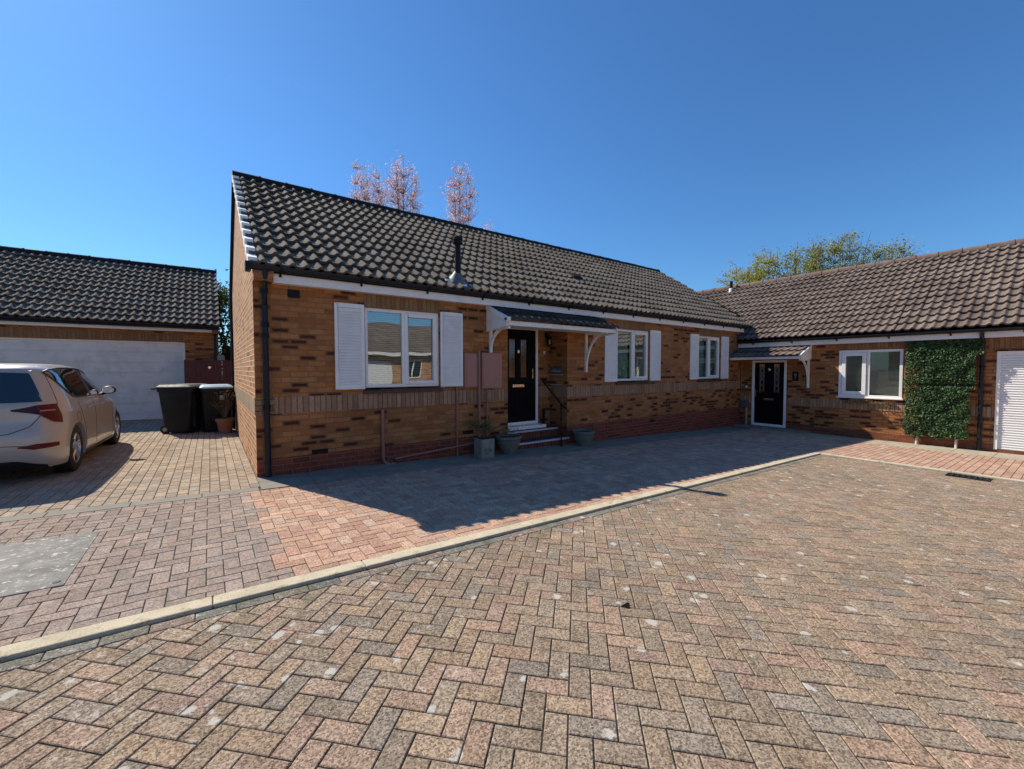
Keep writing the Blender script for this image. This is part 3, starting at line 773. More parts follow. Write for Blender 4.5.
# roof vent tile
vy = 7.62; b = MB()
b.prism([(-.16, .0), (.14, .0), (.14, .03), (-.02, .10), (-.16, .095)], -.14, .14, lambda t, p, q: (7.5+t, vy+p, zroof(vy+p)+q+.015)); b.build('vent_tile', M['ridge'], bh, bevel=.015)
# wall vent
b = MB(); b.fbox(frM, .885, 1.035, 2.44, 2.55, .0, .012)
v_ = b.build('wall_vent', M['black'], bh)
b = MB()
for k in range(5): b.fbox(frM, .895, 1.025, 2.452+k*.02, 2.460+k*.02, .012, .018)
b.build('vent_slat', M['iron'], v_)
for (ax, az) in ((1.15, .245), (9.0, .10), (3.6, .3)):
    b = MB(); b.fbox(frM, ax, ax+.215, az, az+.065, -.001, .004); b.build('air_brick', M['iron'], bh)
# meter boxes and painted pipes
for (a, b_, c, d_) in ((3.62, 3.93, 1.13, 1.735), (3.975, 4.42, 1.10, 1.755)):
    m = MB(); m.fbox(frM, a, b_, c, d_, .002, .05); mbx = m.build('meter_box', M['terracotta_paint'], bh, bevel=.01)
    m = MB(); m.fbox(frM, a+.025, b_-.025, c+.03, d_-.03, .051, .058); m.build('meter_door', M['terracotta_paint'], mbx, bevel=.004)
pipe(bh, [frM(2.16, .84, .04), frM(2.16, .06, .04), frM(2.18, -.0, .045), frM(2.26, -.04, .07), frM(2.34, -.035, .075)], .026, M['pipe_paint'], 'waste_pipe')
pipe(bh, [frM(2.33, -.05, .07), frM(2.33, .035, .07), frM(2.42, .045, .05), frM(3.9, .135, .04), frM(4.05, .14, .04)], .018, M['pipe_paint'], 'waste_run')
pipe(bh, [frM(3.47, 1.15, .03), frM(3.47, -.10, .03)], .016, M['pipe_paint'], 'supply_pipe')
pipe(bh, [frM(3.90, 1.78, .075), frM(3.90, .0, .075)], .024, M['pipe_paint'], 'tall_pipe')
pipe(bh, [frM(4.09, 1.10, .03), frM(4.09, .0, .03)], .014, M['pipe_paint'], 'supply_pipe')
# front door
frD = lambda u, z, d: (u, RY-d, z)
m = MB()
for (a, b_, c, d_) in ((4.83, 4.895, .27, 2.36), (5.735, 5.80, .27, 2.36), (4.895, 5.735, 2.29, 2.36), (4.895, 5.735, .27, .335)): m.fbox(frD, a, b_, c, d_, -.055, -.005)
df = m.build('door_frame', M['upvc'], bh, bevel=.005)
m = MB(); holes = [(5.03, 5.205, 1.28, 2.08), (5.335, 5.515, 1.28, 2.08)]
wall_sheet(m, lambda u, z, d: frD(u, z, d-.02), 4.897, 5.733, .337, 2.288, holes, .03)
for (a, b_, c, d_) in ((5.01, 5.235, .48, 1.0), (5.305, 5.53, .48, 1.0)):
    for k in range(3):
        uu = a+(b_-a)*(k+.1)/3; m.fbox(frD, uu, uu+(b_-a)*.8/3, c, d_, -.022, -.012)
dl = m.build('front_door', M['composite'], bh, bevel=0)
for h in holes:
    m = MB(); m.fbox(frD, h[0], h[1], h[2], h[3], -.045, -.040); m.build('door_glass', M['glass_frost'], dl)
    m = MB(); z = h[2]+.01
    while z < h[3]: m.fbox(frD, h[0], h[1], z, z+.012, -.062, -.060); z += .022
    m.build('door_blind', M['blind'], dl)
m = MB(); m.fbox(frD, 5.12, 5.42, 1.07, 1.135, -.018, -.006); m.build('letterbox', M['chrome'], dl, bevel=.006)
m = MB(); m.tube([frD(5.655, 1.36, -.02), frD(5.655, 1.36, .03), frD(5.60, 1.36, .035)], .011, 8); m.fbox(frD, 5.64, 5.67, 1.26, 1.46, -.02, -.01); m.build('handle', M['chrome'], dl)
m = MB(); m.lathe([(0, .012), (.025, .01), (.034, 0), (.034, -.01)], (0, 0, 0), 16, tf=lambda r, a, h: Vector(frD(5.268+r*math.cos(a), 1.83+r*1.6*math.sin(a), h-.01))); m.build('knocker', M['chrome'], dl, smooth=True)
m = MB(); m.box(4.75, 5.86, 6.78, 6.985, .20, .268); m.build('door_sill', M['upvc'], bh, bevel=.006)
# steps
def steps():
    m = MB(); m.box(RX0+.002, RX1-.002, 6.73, 6.979, -.3, .16); m.box(RX0+.002, RX1+.0, 6.425, 6.729, -.3, -.02); m.box(4.60, 6.14, 6.40, 6.424, -.3, -.02)
    st = m.build('steps', M['brick_red'], bh)
    m = MB(); m.box(RX0+.004, RX1-.003, 6.735, 6.978, .161, .185); m.box(RX0+.004, 6.127, 6.425, 6.728, -.019, .005); m.build('tread', M['tread'], st)
    m = MB(); m.box(RX0+.004, RX1-.003, 6.700, 6.734, .155, .190); m.box(4.56, 6.16, 6.365, 6.424, -.022, .011); m.build('nosing', M['nosing'], st, bevel=.005)
steps()
# canopy over the front door
cy0 = 5.78
m = MB(); m.box(4.12, 6.94, cy0, cy0+.022, 2.205, 2.285); cn = m.build('porch_canopy', M['timber_white'], bh, bevel=.004)
m = MB(); m.box(4.16, 6.92, cy0+.024, YW-.002, 2.235, 2.25); m.build('canopy_soffit', M['timber_white'], cn)
CP = .46
cs = math.sqrt(1+CP*CP)
roof_tiles('canopy_tiles', M['tile_canopy'], cn, (4.15, cy0-.05, 2.285), (1, 0, 0), (0, 1/cs, CP/cs), 2.80, .70*cs, .36, pitch=.172, amp=.030)
for xx in (4.12, 6.93):
    m = MB(); m.prism([(cy0-.0, 2.195), (YW-.001, 2.14), (YW-.001, 2.60), (cy0, 2.30)], xx-.015, xx+.012, lambda t, p, q: (t, p, q)); m.build('canopy_end_board', M['timber_white'], cn)
    m = MB(); m.prism([(cy0-.03, 2.265), (YW-.003, 2.545), (YW-.003, 2.625), (cy0-.03, 2.335)], xx-.035, xx+.035, lambda t, p, q: (t, p, q)); m.build('canopy_barge_board', M['timber_white'], cn, bevel=.004)
m = MB(); m.box(4.085, 4.17, cy0-.055, cy0+.05, 2.28, 2.345); m.build('verge_mortar', M['mortar_white'], cn, bevel=.012)
def bracket(parent, fr, u, ztop, zbot, reach, zst):
    m = MB(); m.fbox(fr, u-.025, u+.025, zbot, ztop, .002, .05)
    n = 12; pts = []
    for k in range(n+1):
        a = math.pi/2*k/n
        pts.append((.05+(reach-.05)*(1-math.cos(a)), zbot+.06+(ztop-zbot-.08)*math.sin(a)))
    for k in range(n):
        (d0, z0), (d1, z1) = pts[k], pts[k+1]
        m.box(u-.02, u+.02, 0, 1, 0, 1, lambda uu, s1, t1: fr(uu, z0+(z1-z0)*s1+t1*.045*(1 if True else 0), d0+(d1-d0)*s1-t1*.02))
    m.fbox(fr, u-.022, u+.022, ztop-.045, ztop, .05, reach+.01)
    return m.build('canopy_bracket', M['timber_white'], parent)
bracket(cn, frM, 4.18, 2.20, 1.76, .60, 0)
bracket(cn, frM, 6.67, 2.235, 1.39, .62, 0)
# things fixed in the porch: lantern, bell, sign, rail
lt = MB(); c0 = (6.02, RY-.10, 1.98)
lt.lathe([(0, .22), (.02, .21), (.06, .15), (.065, .14), (.05, .13), (.045, .0), (.03, -.03), (0, -.035)], c0, 8)
lt.tube([(6.02, RY-.10, 2.20), (6.02, RY-.08, 2.24), (6.02, RY-.0, 2.24), ], .010, 8); lt.box(5.99, 6.05, RY-.015, RY-.001, 2.14, 2.28)
lo = lt.build('porch_lantern', M['iron'], bh, smooth=True)
m = MB(); m.lathe([(.046, .015), (.051, .02), (.051, .12), (.047, .125)], c0, 8); m.build('lantern_glass', M['glass_frost'], lo)
m = MB(); m.fbox(frD, 5.94, 5.985, 1.78, 1.85, .0, .02); m.build('door_bell', M['upvc'], bh, bevel=.006)
m = MB(); prof = [(6.56, 1.37), (6.95, 1.34), (6.96, 1.44), (6.93, 1.52), (6.85, 1.49), (6.78, 1.525), (6.69, 1.50), (6.60, 1.535), (6.555, 1.47)]
m.prism([(y, z) for y, z in prof], RX1-.018, RX1-.002, lambda t, p, q: (t, p, q)); sg = m.build('house_sign', M['slate'], bh)
m = MB(); m.box(RX1-.05, RX1-.002, 6.56, 6.95, 1.325, 1.345); m.build('sign_ledge', M['sign_pale'], sg); m = MB(); m.box(RX1-.03, RX1-.002, 6.58, 6.93, 1.105, 1.125); m.build('name_strip', M['sign_pale'], bh)
m = MB()
for k in range(7):
    yy = 6.90-k*.045; m.box(RX1-.0215, RX1-.0185, yy-.018, yy, 1.398, 1.42+random.uniform(.01, .03))
m.box(RX1-.0205, RX1-.0185, 6.60, 6.90, 1.392, 1.3985)
m.build('sign_lettering', M['sign_pale'], sg)
m = MB()
m.tube([(6.02, 6.97, 1.21), (5.90, 6.95, 1.21), (5.85, 6.90, 1.20), (5.85, 6.5, .89), (5.85, 6.30, .73), (5.85, 6.22, .675), (5.87, 6.16, .65)], .017, 10)
m.tube([(5.85, 6.30, .73), (5.85, 6.30, gz(5.93)+.03)], .016, 10); m.tube([(5.85, 6.30, .45), (5.85, 6.30, .39)], .022, 10)
m.lathe([(0, .012), (.04, .012), (.045, 0)], (5.85, 6.30, gz(5.93)+DZ+.004), 14)
m.build('handrail', M['iron'], bh, smooth=True)

# ------------------------------------------------------------------ adjoining house
wg = thing('adjoining_bungalow', 'adjoining brick bungalow with brown tiled roof and black front door', 'house', (XW, 1, gz(XW)))
D2 = (5.10, 6.07, -.30, 1.71); W3 = (2.57, 3.85, .71, 1.935); G2 = (-1.45, 1.07, -.30, 1.82)
w = MB(); wall_sheet(w, frW, -6, YW-.001, -.9, 2.24, [D2, W3, G2], .1); w.build('front_wall', M['brick_wing'], wg, weld=False, recalc=False)
w = MB(); XWB = 20.4
for yy in (-6, ):
    w.face([(XW, yy, -.9), (XWB, yy, -.9), (XWB, yy, 2.3), (16.72, yy, 4.5), (XW, yy, 2.3)], uv=[(0, 0), (6.7, 0), (6.7, 3), (3.3, 5), (0, 3)])
w.face([(XW, 10.2, -.9), (XWB, 10.2, -.9), (XWB, 10.2, 2.3), (16.72, 10.2, 4.5), (XW, 10.2, 2.3)], uv=[(0, 0), (6.7, 0), (6.7, 3), (3.3, 5), (0, 3)])
w.face([(XWB, -6, -.9), (XWB, 10.2, -.9), (XWB, 10.2, 2.3), (XWB, -6, 2.3)], uv=[(0, 0), (16, 0), (16, 3), (0, 3)])
w.build('side_wall', M['brick_wing'], wg, weld=False, recalc=False)
for (a, b_) in ((1.09, 5.09), (6.08, YW-.008)):
    band_seg(a, b_, frW, 'band', .385, .61, wg)
band_seg(2.45, 3.95, frW, 'lintel', 1.96, 2.13, wg, 'lintel', .004); band_seg(-1.6, 1.2, frW, 'lintel', 1.88, 2.12, wg, 'lintel', .004)
b = MB(); b.box(13.515, 13.535, -6.2, 6.40, 2.115, 2.285); b.build('fascia', M['fascia'], wg)
b = MB(); b.box(13.536, XW-.002, -6.2, 6.415, 2.118, 2.13); b.build('soffit', M['fascia'], wg)
gutter(wg, lambda u, z, d: (XW-d, u, z), -6.2, 6.36, 2.30, XW-13.514, first=.6)
wpit = .7; wS = math.sqrt(1+wpit*wpit); WX0, WZ0, WXR = 13.455, 2.345, 16.72
wW = (WXR-WX0)*wS
roof_tiles('roof_tiles', M['tile_wing'], wg, (WX0, 10.25, WZ0), (0, -1, 0), (1/wS, 0, wpit/wS), 16.5, wW, wW/13, pitch=.172, amp=.038)
roof_tiles('rear_roof_tiles', M['tile_wing'], wg, (2*WXR-WX0, -6.25, WZ0), (0, 1, 0), (-1/wS, 0, wpit/wS), 16.5, wW, wW/13, pitch=.172, amp=.030, seg=5)
b = MB()
for sgn in (1, -1):
    b.prism([(WXR+(x-WXR)*sgn, z) for x, z in ((WX0+.03, WZ0-.03), (WXR, WZ0+wpit*(WXR-WX0)-.03), (WXR, WZ0+wpit*(WXR-WX0)-.08), (WX0+.03, WZ0-.07))], -6.2, 10.22, lambda t, p, q: (p, t, q))
b.build('roof_underlay', M['black'], wg)
ridge(wg, (WXR, 10.25, WZ0+wpit*(WXR-WX0)+.0), (WXR, -6.25, WZ0+wpit*(WXR-WX0)+.0), M['ridge_wing'], r=.11)
fl = pipe(wg, [(16.5, 8.12, 4.35), (16.5, 8.12, 4.86)], .055, M['black'], 'flue', 14)
b = MB(); b.lathe([(.10, 0), (.07, .16), (.056, .17)], (16.5, 8.12, 4.42), 14); b.build('flue_collar', M['mortar_white'], fl, smooth=True)
# door
m = MB(); a, b_, c, d_ = D2
for q in ((a, a+.075, c, d_), (b_-.075, b_, c, d_), (a+.075, b_-.075, d_-.06, d_), (a+.075, b_-.075, c, c+.075)): m.fbox(frW, *q, -.06, -.004)
m.build('door_frame', M['upvc'], wg, bevel=.005)
m = MB(); holes = [(5.30, 5.46, .72, 1.60), (5.71, 5.87, .72, 1.60)]
wall_sheet(m, lambda u, z, d: frW(u, z, d-.022), a+.077, b_-.077, c+.077, d_-.062, holes, .02)
for q in ((5.27, 5.54, -.10, .42), (5.63, 5.90, -.10, .42)): m.fbox(frW, *q, -.024, -.014)
dl = m.build('front_door', M['composite'], wg)
for h in holes:
    m = MB(); m.fbox(frW, *h, -.045, -.04); m.build('door_glass', M['glass_frost'], dl)
    m = MB()                                   # leaded pattern
    uc = (h[0]+h[1])/2
    for zc in (.86, 1.04, 1.22, 1.40):
        pts = [frW(uc+.05*math.cos(t_), zc+.085*math.sin(t_), -.036) for t_ in [i*math.pi/6 for i in range(13)]]
        m.tube(pts, .005, 5, False)
    for u_ in (h[0]+.02, h[1]-.02): m.tube([frW(u_, h[2], -.036), frW(u_, h[3], -.036)], .004, 5)
    m.build('leading', M['cable'], dl)
m = MB(); m.fbox(frW, 5.45, 5.73, .50, .55, -.018, -.006); m.build('letterbox', M['brass'], dl, bevel=.004)
m = MB(); m.fbox(frW, 5.945, 5.97, .60, .84, -.018, -.008); m.tube([frW(5.957, .74, -.01), frW(5.957, .74, .03), frW(5.88, .74, .035)], .01, 8); m.build('handle', M['chrome'], dl)
m = MB(); m.lathe([(0, .012), (.025, .01), (.034, 0), (.034, -.01)], (0, 0, 0), 16, tf=lambda r, a, h: Vector(frW(5.585+r*math.cos(a), 1.43+r*1.5*math.sin(a), h-.012))); m.build('knocker', M['chrome'], dl, smooth=True)
m = MB(); m.box(13.30, XW-.002, 4.45, 6.40, -.5, -.305); m.build('doorstep', M['flag'], wg, bevel=.01)
# window standing slightly proud in its opening
window(wg, frW, *W3, 'window', open_side='left_', glass='glass_dim', blind='blind', proud=.012, sillmat='white', frame_w=.06, mid=3.23)
m = MB(); a, b_, c, d_ = 3.27, 3.78, .775, 1.87; e = .085
for q in ((a, a+e, c, d_), (b_-e, b_, c, d_), (a+e, b_-e, d_-e, d_), (a+e, b_-e, c, c+e)): m.fbox(frW, *q, -.01, .034)
wn_o = [o for o in wg.children if o.name.startswith('window')][0]
m.build('sash', M['upvc'], wn_o, bevel=.006)
# roller garage door
m = MB(); z = -.30; k = 0
while z < 1.80:
    z2 = z+.052
    m.prism([(-.035, z), (-.022, z+.008), (-.016, z+.026), (-.022, z+.044), (-.035, z2)], -1.40, 1.02, lambda t, p, q: frW(t, q, p)); z = z2
m.build('roller_door', M['roller'], wg)
m = MB()
for q in ((1.02, 1.075, -.30, 1.82), (-1.455, -1.40, -.30, 1.82), (-1.40, 1.02, 1.765, 1.82)): m.fbox(frW, *q, -.05, .006)
m.build('garage_door_frame', M['upvc'], wg, bevel=.004)
dp = pipe(wg, [(13.44, 1.28, 2.25), (13.46, 1.28, 2.16), (13.655, 1.28, 2.05), (13.665, 1.28, 1.9), (13.665, 1.28, -.38)], .036, M['gutter'], 'downpipe')
for z in (2.02, 1.5, .2):
    b = MB(); b.lathe([(.037, -.03), (.046, -.03), (.046, .03), (.037, .03)], (13.665, 1.28, z), 14); b.build('pipe_socket', M['black'], dp, smooth=True)
# canopy 2
cx0 = 13.0
m = MB(); m.box(cx0, cx0+.022, 4.50, 6.41, 1.725, 1.80); cn = m.build('porch_canopy', M['timber_white'], wg, bevel=.004)
m = MB(); m.box(cx0+.024, XW-.002, 4.54, 6.40, 1.76, 1.775); m.build('canopy_soffit', M['timber_white'], cn)
roof_tiles('canopy_tiles', M['tile_wing'], cn, (cx0-.05, 6.41, 1.795), (0, -1, 0), (1/cs, 0, CP/cs), 1.88, .77*cs, .34, pitch=.172, amp=.028)
m = MB(); m.prism([(cx0, 1.72), (XW-.001, 1.72), (XW-.001, 2.10), (cx0, 1.82)], 4.49, 4.515, lambda t, p, q: (p, t, q)); m.build('canopy_end_board', M['timber_white'], cn)
m = MB(); m.prism([(cx0-.04, 1.775), (XW-.003, 2.05), (XW-.003, 2.13), (cx0-.04, 1.845)], 4.475, 4.545, lambda t, p, q: (p, t, q)); m.build('canopy_barge_board', M['timber_white'], cn, bevel=.004)
bracket(cn, frW, 4.55, 1.725, .91, .64, 0)
# plaque, grey box, cable, lamp
m = MB(); m.fbox(frW, 4.79, 4.95, 1.10, 1.37, .002, .022); pq = m.build('wall_plaque', M['black'], wg, bevel=.01)
m = MB(); m.tube([frW(4.87+.025*math.cos(t_), 1.285+.03*math.sin(t_), .026) for t_ in [i*math.pi/5 for i in range(11)]], .006, 6, False); m.tube([frW(4.87, 1.25, .026), frW(4.868, 1.15, .026)], .006, 6); m.build('plaque_emblem', M['sign_pale'], pq)
m = MB(); m.fbox(frW, 6.15, 6.36, .24, .47, .002, .10); bx = m.build('wall_box', M['box_grey'], wg, bevel=.012)
pipe(wg, [frW(6.2, .24, .05), frW(6.2, -.30, .05)], .03, M['cable'], 'box_pipe')
pipe(wg, [frW(6.38, 1.75, .012), frW(6.38, .45, .012)], .007, M['cable'], 'cable')
m = MB(); m.fbox(frW, 6.19, 6.25, .86, .93, .0, .03); m.build('door_bell', M['upvc'], wg, bevel=.01)

# ------------------------------------------------------------------ garage on the left
gr = thing('garage', 'detached brick double garage behind the parked car', 'garage', (-3, YG, .1))
GX0, GX1 = -8.2, .24; GD = (-4.85, -.56, -.1, 2.25)
w = MB(); wall_sheet(w, frG, GX0, GX1, -.3, 2.66, [GD], .12)
gy1 = 21.6; gyr = 18.05
w.face([(GX1, YG, -.3), (GX1, gy1, -.3), (GX1, gy1, 2.7), (GX1, gyr, 4.88), (GX1, YG, 2.66)], uv=[(YG, -.3), (gy1, -.3), (gy1, 2.7), (gyr, 4.88), (YG, 2.66)])
w.face([(GX0, YG, -.3), (GX0, gy1, -.3), (GX0, gy1, 2.7), (GX0, gyr, 4.88), (GX0, YG, 2.66)], uv=[(YG, -.3), (gy1, -.3), (gy1, 2.7), (gyr, 4.88), (YG, 2.66)])
w.face([(GX0, gy1, -.3), (GX1, gy1, -.3), (GX1, gy1, 2.7), (GX0, gy1, 2.7)], uv=[(0, 0), (8, 0), (8, 3), (0, 3)])
w.build('wall', M['brick_garage'], gr, weld=False, recalc=False)
band_seg(GX0, -.55, frG, 'lintel', 2.27, 2.50, gr, 'lintel', .006)
m = MB(); z = -.02; ph = 2.25/8
for k in range(8):
    m.fbox(frG, -4.80, -.60, z, z+ph-.008, -.09, -.07)
    for r_ in range(4): m.fbox(frG, -4.80, -.60, z+ph*(r_+.5)/4, z+ph*(r_+.5)/4+.018, -.072, -.058)
    z += ph
m.fbox(frG, -4.80, -.60, -.02, 2.24, -.11, -.088)
m.build('garage_door', M['gdoor'], gr)
m = MB()
for q in ((-4.85, -4.80, -.1, 2.25), (-.605, -.56, -.1, 2.25), (-4.80, -.605, 2.21, 2.25)): m.fbox(frG, *q, -.11, -.03)
m.build('door_frame', M['timber_white'], gr)
b = MB(); b.box(GX0-.05, .08, 15.10, 15.12, 2.55, 2.72); b.build('fascia', M['fascia'], gr)
b = MB(); b.box(GX0-.05, .08, 15.121, YG-.002, 2.552, 2.565); b.build('soffit', M['fascia'], gr)
b = MB(); b.box(.082, GX1+.002, 15.04, YG-.001, 2.52, 2.74); b.build('eaves_corbel', M['brick_garage'], gr)
gutter(gr, lambda u, z, d: (u, YG-d, z), GX0-.05, .26, 2.735, YG-15.099)
gW = (gyr-15.03)*SL_
roof_tiles('roof_tiles', M['tile'], gr, (GX0-.1, 15.03, 2.735), (1, 0, 0), V, .27-GX0+.1, gW, gW/12, pitch=.172, amp=.040, seg=8)
roof_tiles('rear_roof_tiles', M['tile'], gr, (.27, 2*gyr-15.03, 2.735), (-1, 0, 0), (0, -1/SL_, PIT/SL_), .27-GX0+.1, gW, gW/12, pitch=.172, amp=.040, seg=5)
b = MB()
for sgn in (1, -1):
    b.prism([(gyr+(y-gyr)*sgn, z) for y, z in ((15.0, 2.67), (gyr, 2.67+PIT*(gyr-15.0)), (gyr, 2.62+PIT*(gyr-15.0)), (15.0, 2.62))], GX0-.08, .25, lambda t, p, q: (t, p, q))
b.build('roof_underlay', M['black'], gr)
ridge(gr, (GX0-.1, gyr, 2.70+PIT*(gyr-14.98)), (.28, gyr, 2.70+PIT*(gyr-14.98)), M['ridge'])
pipe(gr, [(.16, 15.15, 2.66), (.16, 15.16, 2.56), (.16, 15.26, 2.45), (.16, 15.26, .03)], .035, M['gutter'], 'downpipe')

# ------------------------------------------------------------------ gate between garage and bungalow, with the ball on it
gt = thing('side_gate', 'dark red timber gate between garage and bungalow gable', 'gate', (.1, 14.95, .03))
m = MB(); x = -.50
while x < .60: m.box(x+.003, x+.097, 14.93, 14.95, .05, 1.70+.0*x); x += .1
m.build('boards', M['gate'], gt)
m = MB()
for z in (.3, .95, 1.5): m.box(-.5, .6, 14.951, 14.985, z, z+.08)
for xx in (-.58, .605): m.box(xx, xx+.075, 14.92, 15.0, .0, 1.74)
m.box(-.5, .6, 14.91, 14.99, 1.70, 1.73); m.build('rails', M['gate'], gt)
m = MB(); m.tube([(.0, 14.925, 1.52), (.0, 14.90, 1.52)], .035, 12); m.build('latch', M['chrome'], gt)
m = MB(); m.lathe([(0, .17), (.07, .15), (.10, .09), (.09, .03), (.11, 0), (.0, 0)], (.28, 14.97, 1.735), 12); tag(m.build('gatepost_ornament', M['stone'], smooth=True), 'small pale stone ornament on top of the red side gate', 'ornament')

# ------------------------------------------------------------------ wheelie bins
def wheelie_bin(x, y, rz, lidmat, label, w=.58, h=1.05, dpt=.70, sticker=True):
    root = thing('wheelie_bin', label, 'bin', (x, y, gz(x)+DZ), 'wheelie bins beside the garage')
    root.rotation_euler = (0, 0, rz)
    def loc(o): o.matrix_parent_inverse = Matrix(); return o
    m = MB(); hw, hd = w/2, dpt/2
    secs = [(.03, hw*.80, hd*.68, -.02), (.25, hw*.84, hd*.76, -.01), (h*.88, hw*.94, hd*.93, 0), (h*.885, hw*1.0, hd*1.0, 0), (h*.96, hw*1.0, hd*1.0, 0)]
    def ring(z, a, b_, oy):
        rr = .06; pts = []
        for (cx, cy, a0) in ((a-rr, b_-rr, 0), (-a+rr, b_-rr, 90), (-a+rr, -b_+rr, 180), (a-rr, -b_+rr, 270)):
            for k in range(5): t_ = R(a0+k*22.5); pts.append((cx+rr*math.cos(t_), cy+rr*math.sin(t_)+oy, z))
        return pts
    rs = [ring(*s1) for s1 in secs]
    for i in range(len(rs)-1):
        for k in range(20): m.face([rs[i][k], rs[i][(k+1) % 20], rs[i+1][(k+1) % 20], rs[i+1][k]])
    m.face(rs[0][::-1]); m.face(rs[-1])
    for xx in (-hw*.5, hw*.5): m.box(xx-.012, xx+.012, -hd*.98, -hd*.70, .15, h*.8)
    loc(m.build('body', M['binplastic'], root, smooth=True))
    m = MB(); r0 = ring(h*.955, hw*1.03, hd*1.04, 0); r1 = ring(h*.985, hw*1.03, hd*1.04, 0); r2 = ring(h*1.03, hw*.86, hd*.85, .02)
    for A, B in ((r0, r1), (r1, r2)):
        for k in range(20): m.face([A[k], A[(k+1) % 20], B[(k+1) % 20], B[k]])
    m.face(r2); m.face(r0[::-1])
    loc(m.build('lid', lidmat, root, smooth=True))
    m = MB(); m.tube([(-hw*.9, hd+.03, h*.93), (-hw*.9, hd+.09, h*.95), (hw*.9, hd+.09, h*.95), (hw*.9, hd+.03, h*.93)], .016, 8); loc(m.build('handle', M['binplastic'], root))
    for sx in (-1, 1):
        m = MB(); tf = lambda r_, a, hh, sx=sx: Vector((sx*(hw*.72)+hh, hd*.62+r_*math.cos(a), .10+r_*math.sin(a)))
        m.lathe([(0, -.03), (.085, -.03), (.10, -.02), (.10, .02), (.085, .03), (0, .03)], (0, 0, 0), 20, tf=tf); wh = loc(m.build('wheel', M['rubber'], root, smooth=True))
        m = MB(); tf2 = lambda r_, a, hh, sx=sx: Vector((sx*(hw*.72)+hh*1, hd*.62+r_*math.cos(a), .10+r_*math.sin(a)))
        m.lathe([(0, .034), (.04, .034), (.045, .03)], (0, 0, 0), 14, tf=tf2); m.lathe([(0, -.034), (.04, -.034), (.045, -.03)], (0, 0, 0), 14, tf=tf2); loc(m.build('hub', M['cable'], wh, smooth=True))
    if sticker:
        m = MB(); m.box(.05, .14, -hd*.93-.012, -hd*.93-.006, h*.70, h*.80); loc(m.build('sticker', M['sign_pale'], root))
    return root
wheelie_bin(-.52, 11.9, R(64), M['bin_lid'], 'black wheelie bin with dark lid, nearest the car, turned sideways', sticker=False)
wheelie_bin(-.34, 12.55, R(12), M['bin_lid'], 'black wheelie bin with dark lid and small pale sticker, middle of the three')
wheelie_bin(.10, 11.95, R(4), M['bin_pale'], 'black wheelie bin with pale blue-grey lid behind the potted shrub', w=.62)

# ------------------------------------------------------------------ plants in pots
def twigs(mb, base, n, h, spread, r=.006, lean=0):
    tips = []
    for k in range(n):
        a = random.uniform(0, 2*math.pi); s1 = random.uniform(.2, 1)*spread; hh = h*random.uniform(.55, 1)
        p0 = Vector(base); p1 = p0+Vector((math.cos(a)*s1*.35, math.sin(a)*s1*.35, hh*.5)); p2 = p0+Vector((math.cos(a)*s1, math.sin(a)*s1, hh))
        mb.tube([p0, p1, p2], [r, r*.7, r*.35], 5)
        for q in range(4):
            b0 = p1.lerp(p2, random.uniform(0, .9)); b1 = b0+Vector((random.uniform(-.1, .1), random.uniform(-.1, .1), random.uniform(.03, .14)))
            mb.tube([b0, b1], [r*.4, r*.2], 4); tips.append(b1)
        tips.append(p2)
    return tips
def leaves(mb, pts, n, size, jit, flat=False):
    for p in pts:
        for _ in range(n):
            c = Vector(p)+Vector((random.gauss(0, jit), random.gauss(0, jit), random.gauss(0, jit)))
            leaf(mb, c, size*random.uniform(.6, 1.3))
def leaf(mb, c, s1, nrm=None):
    d = Vector((random.gauss(0, 1), random.gauss(0, 1), random.gauss(0, .7))).normalized() if nrm is None else nrm
    a = d.orthogonal().normalized(); a = Matrix.Rotation(random.uniform(0, 6.28), 3, d) @ a; b = d.cross(a)
    mb.face([c-a*s1*.5, c+b*s1*.28+d*s1*.06, c+a*s1*.5, c-b*s1*.28+d*s1*.06])
def potroot(name, label, cat, loc): return thing(name, label, cat, loc)

pp = thing('potted_shrub', 'bare-stemmed dry shrub in a terracotta pot against the gable wall', 'potted plant', (.26, 11.42, gz(.26)+DZ))
m = MB(); m.lathe([(0, 0), (.12, 0), (.165, .27), (.185, .27), (.19, .33), (.17, .33), (.155, .28), (0, .28)], pp.location, 24); m.build('pot', M['terracotta'], pp, smooth=True)
m = MB(); tp = twigs(m, (.26, 11.42, .30), 16, .72, .30, .007); m.build('stems', M['dry'], pp)
m = MB(); leaves(m, tp, 2, .035, .03); m.build('leaves', leaf_mat('dry_leaf', [(0, (.10, .06, .03)), (1, (.22, .15, .07))]), pp, weld=False, recalc=False)

sp = thing('stone_planter', 'square pale stone planter with carved roundel and young green plant', 'planter', (3.98, 5.98, gz(3.98)+DZ))
z0 = sp.location.z; x0, y0 = 3.83, 6.08
m = MB()
m.prism([(-.13, -.13), (.13, -.13), (.13, .13), (-.13, .13)], 0, .34, lambda t, p, q: (x0+p*(1+t*.1), y0+q*(1+t*.1), z0+t)); m.build('box', M['stone'], sp, bevel=.015)
m = MB()
fy = y0-.136
m.tube([(x0+.06*math.cos(a)*(1-.04*k/2), fy-.006, z0+.15+.06*math.sin(a)*(1-.04*k/2)) for k, a in enumerate([i*.5 for i in range(20)])], .010, 6)
m.box(x0-.105, x0+.105, fy-.006, fy, z0+.03, z0+.045); m.box(x0-.105, x0+.105, fy-.010, fy-.002, z0+.275, z0+.29); m.build('carving', M['stone'], sp)
m = MB(); m.box(x0-.11, x0+.11, y0-.11, y0+.11, z0+.33, z0+.346); m.build('soil', M['soil'], sp)
m = MB(); tp = twigs(m, (x0, y0, z0+.33), 12, .24, .2, .004); m.build('stems', M['dry'], sp)
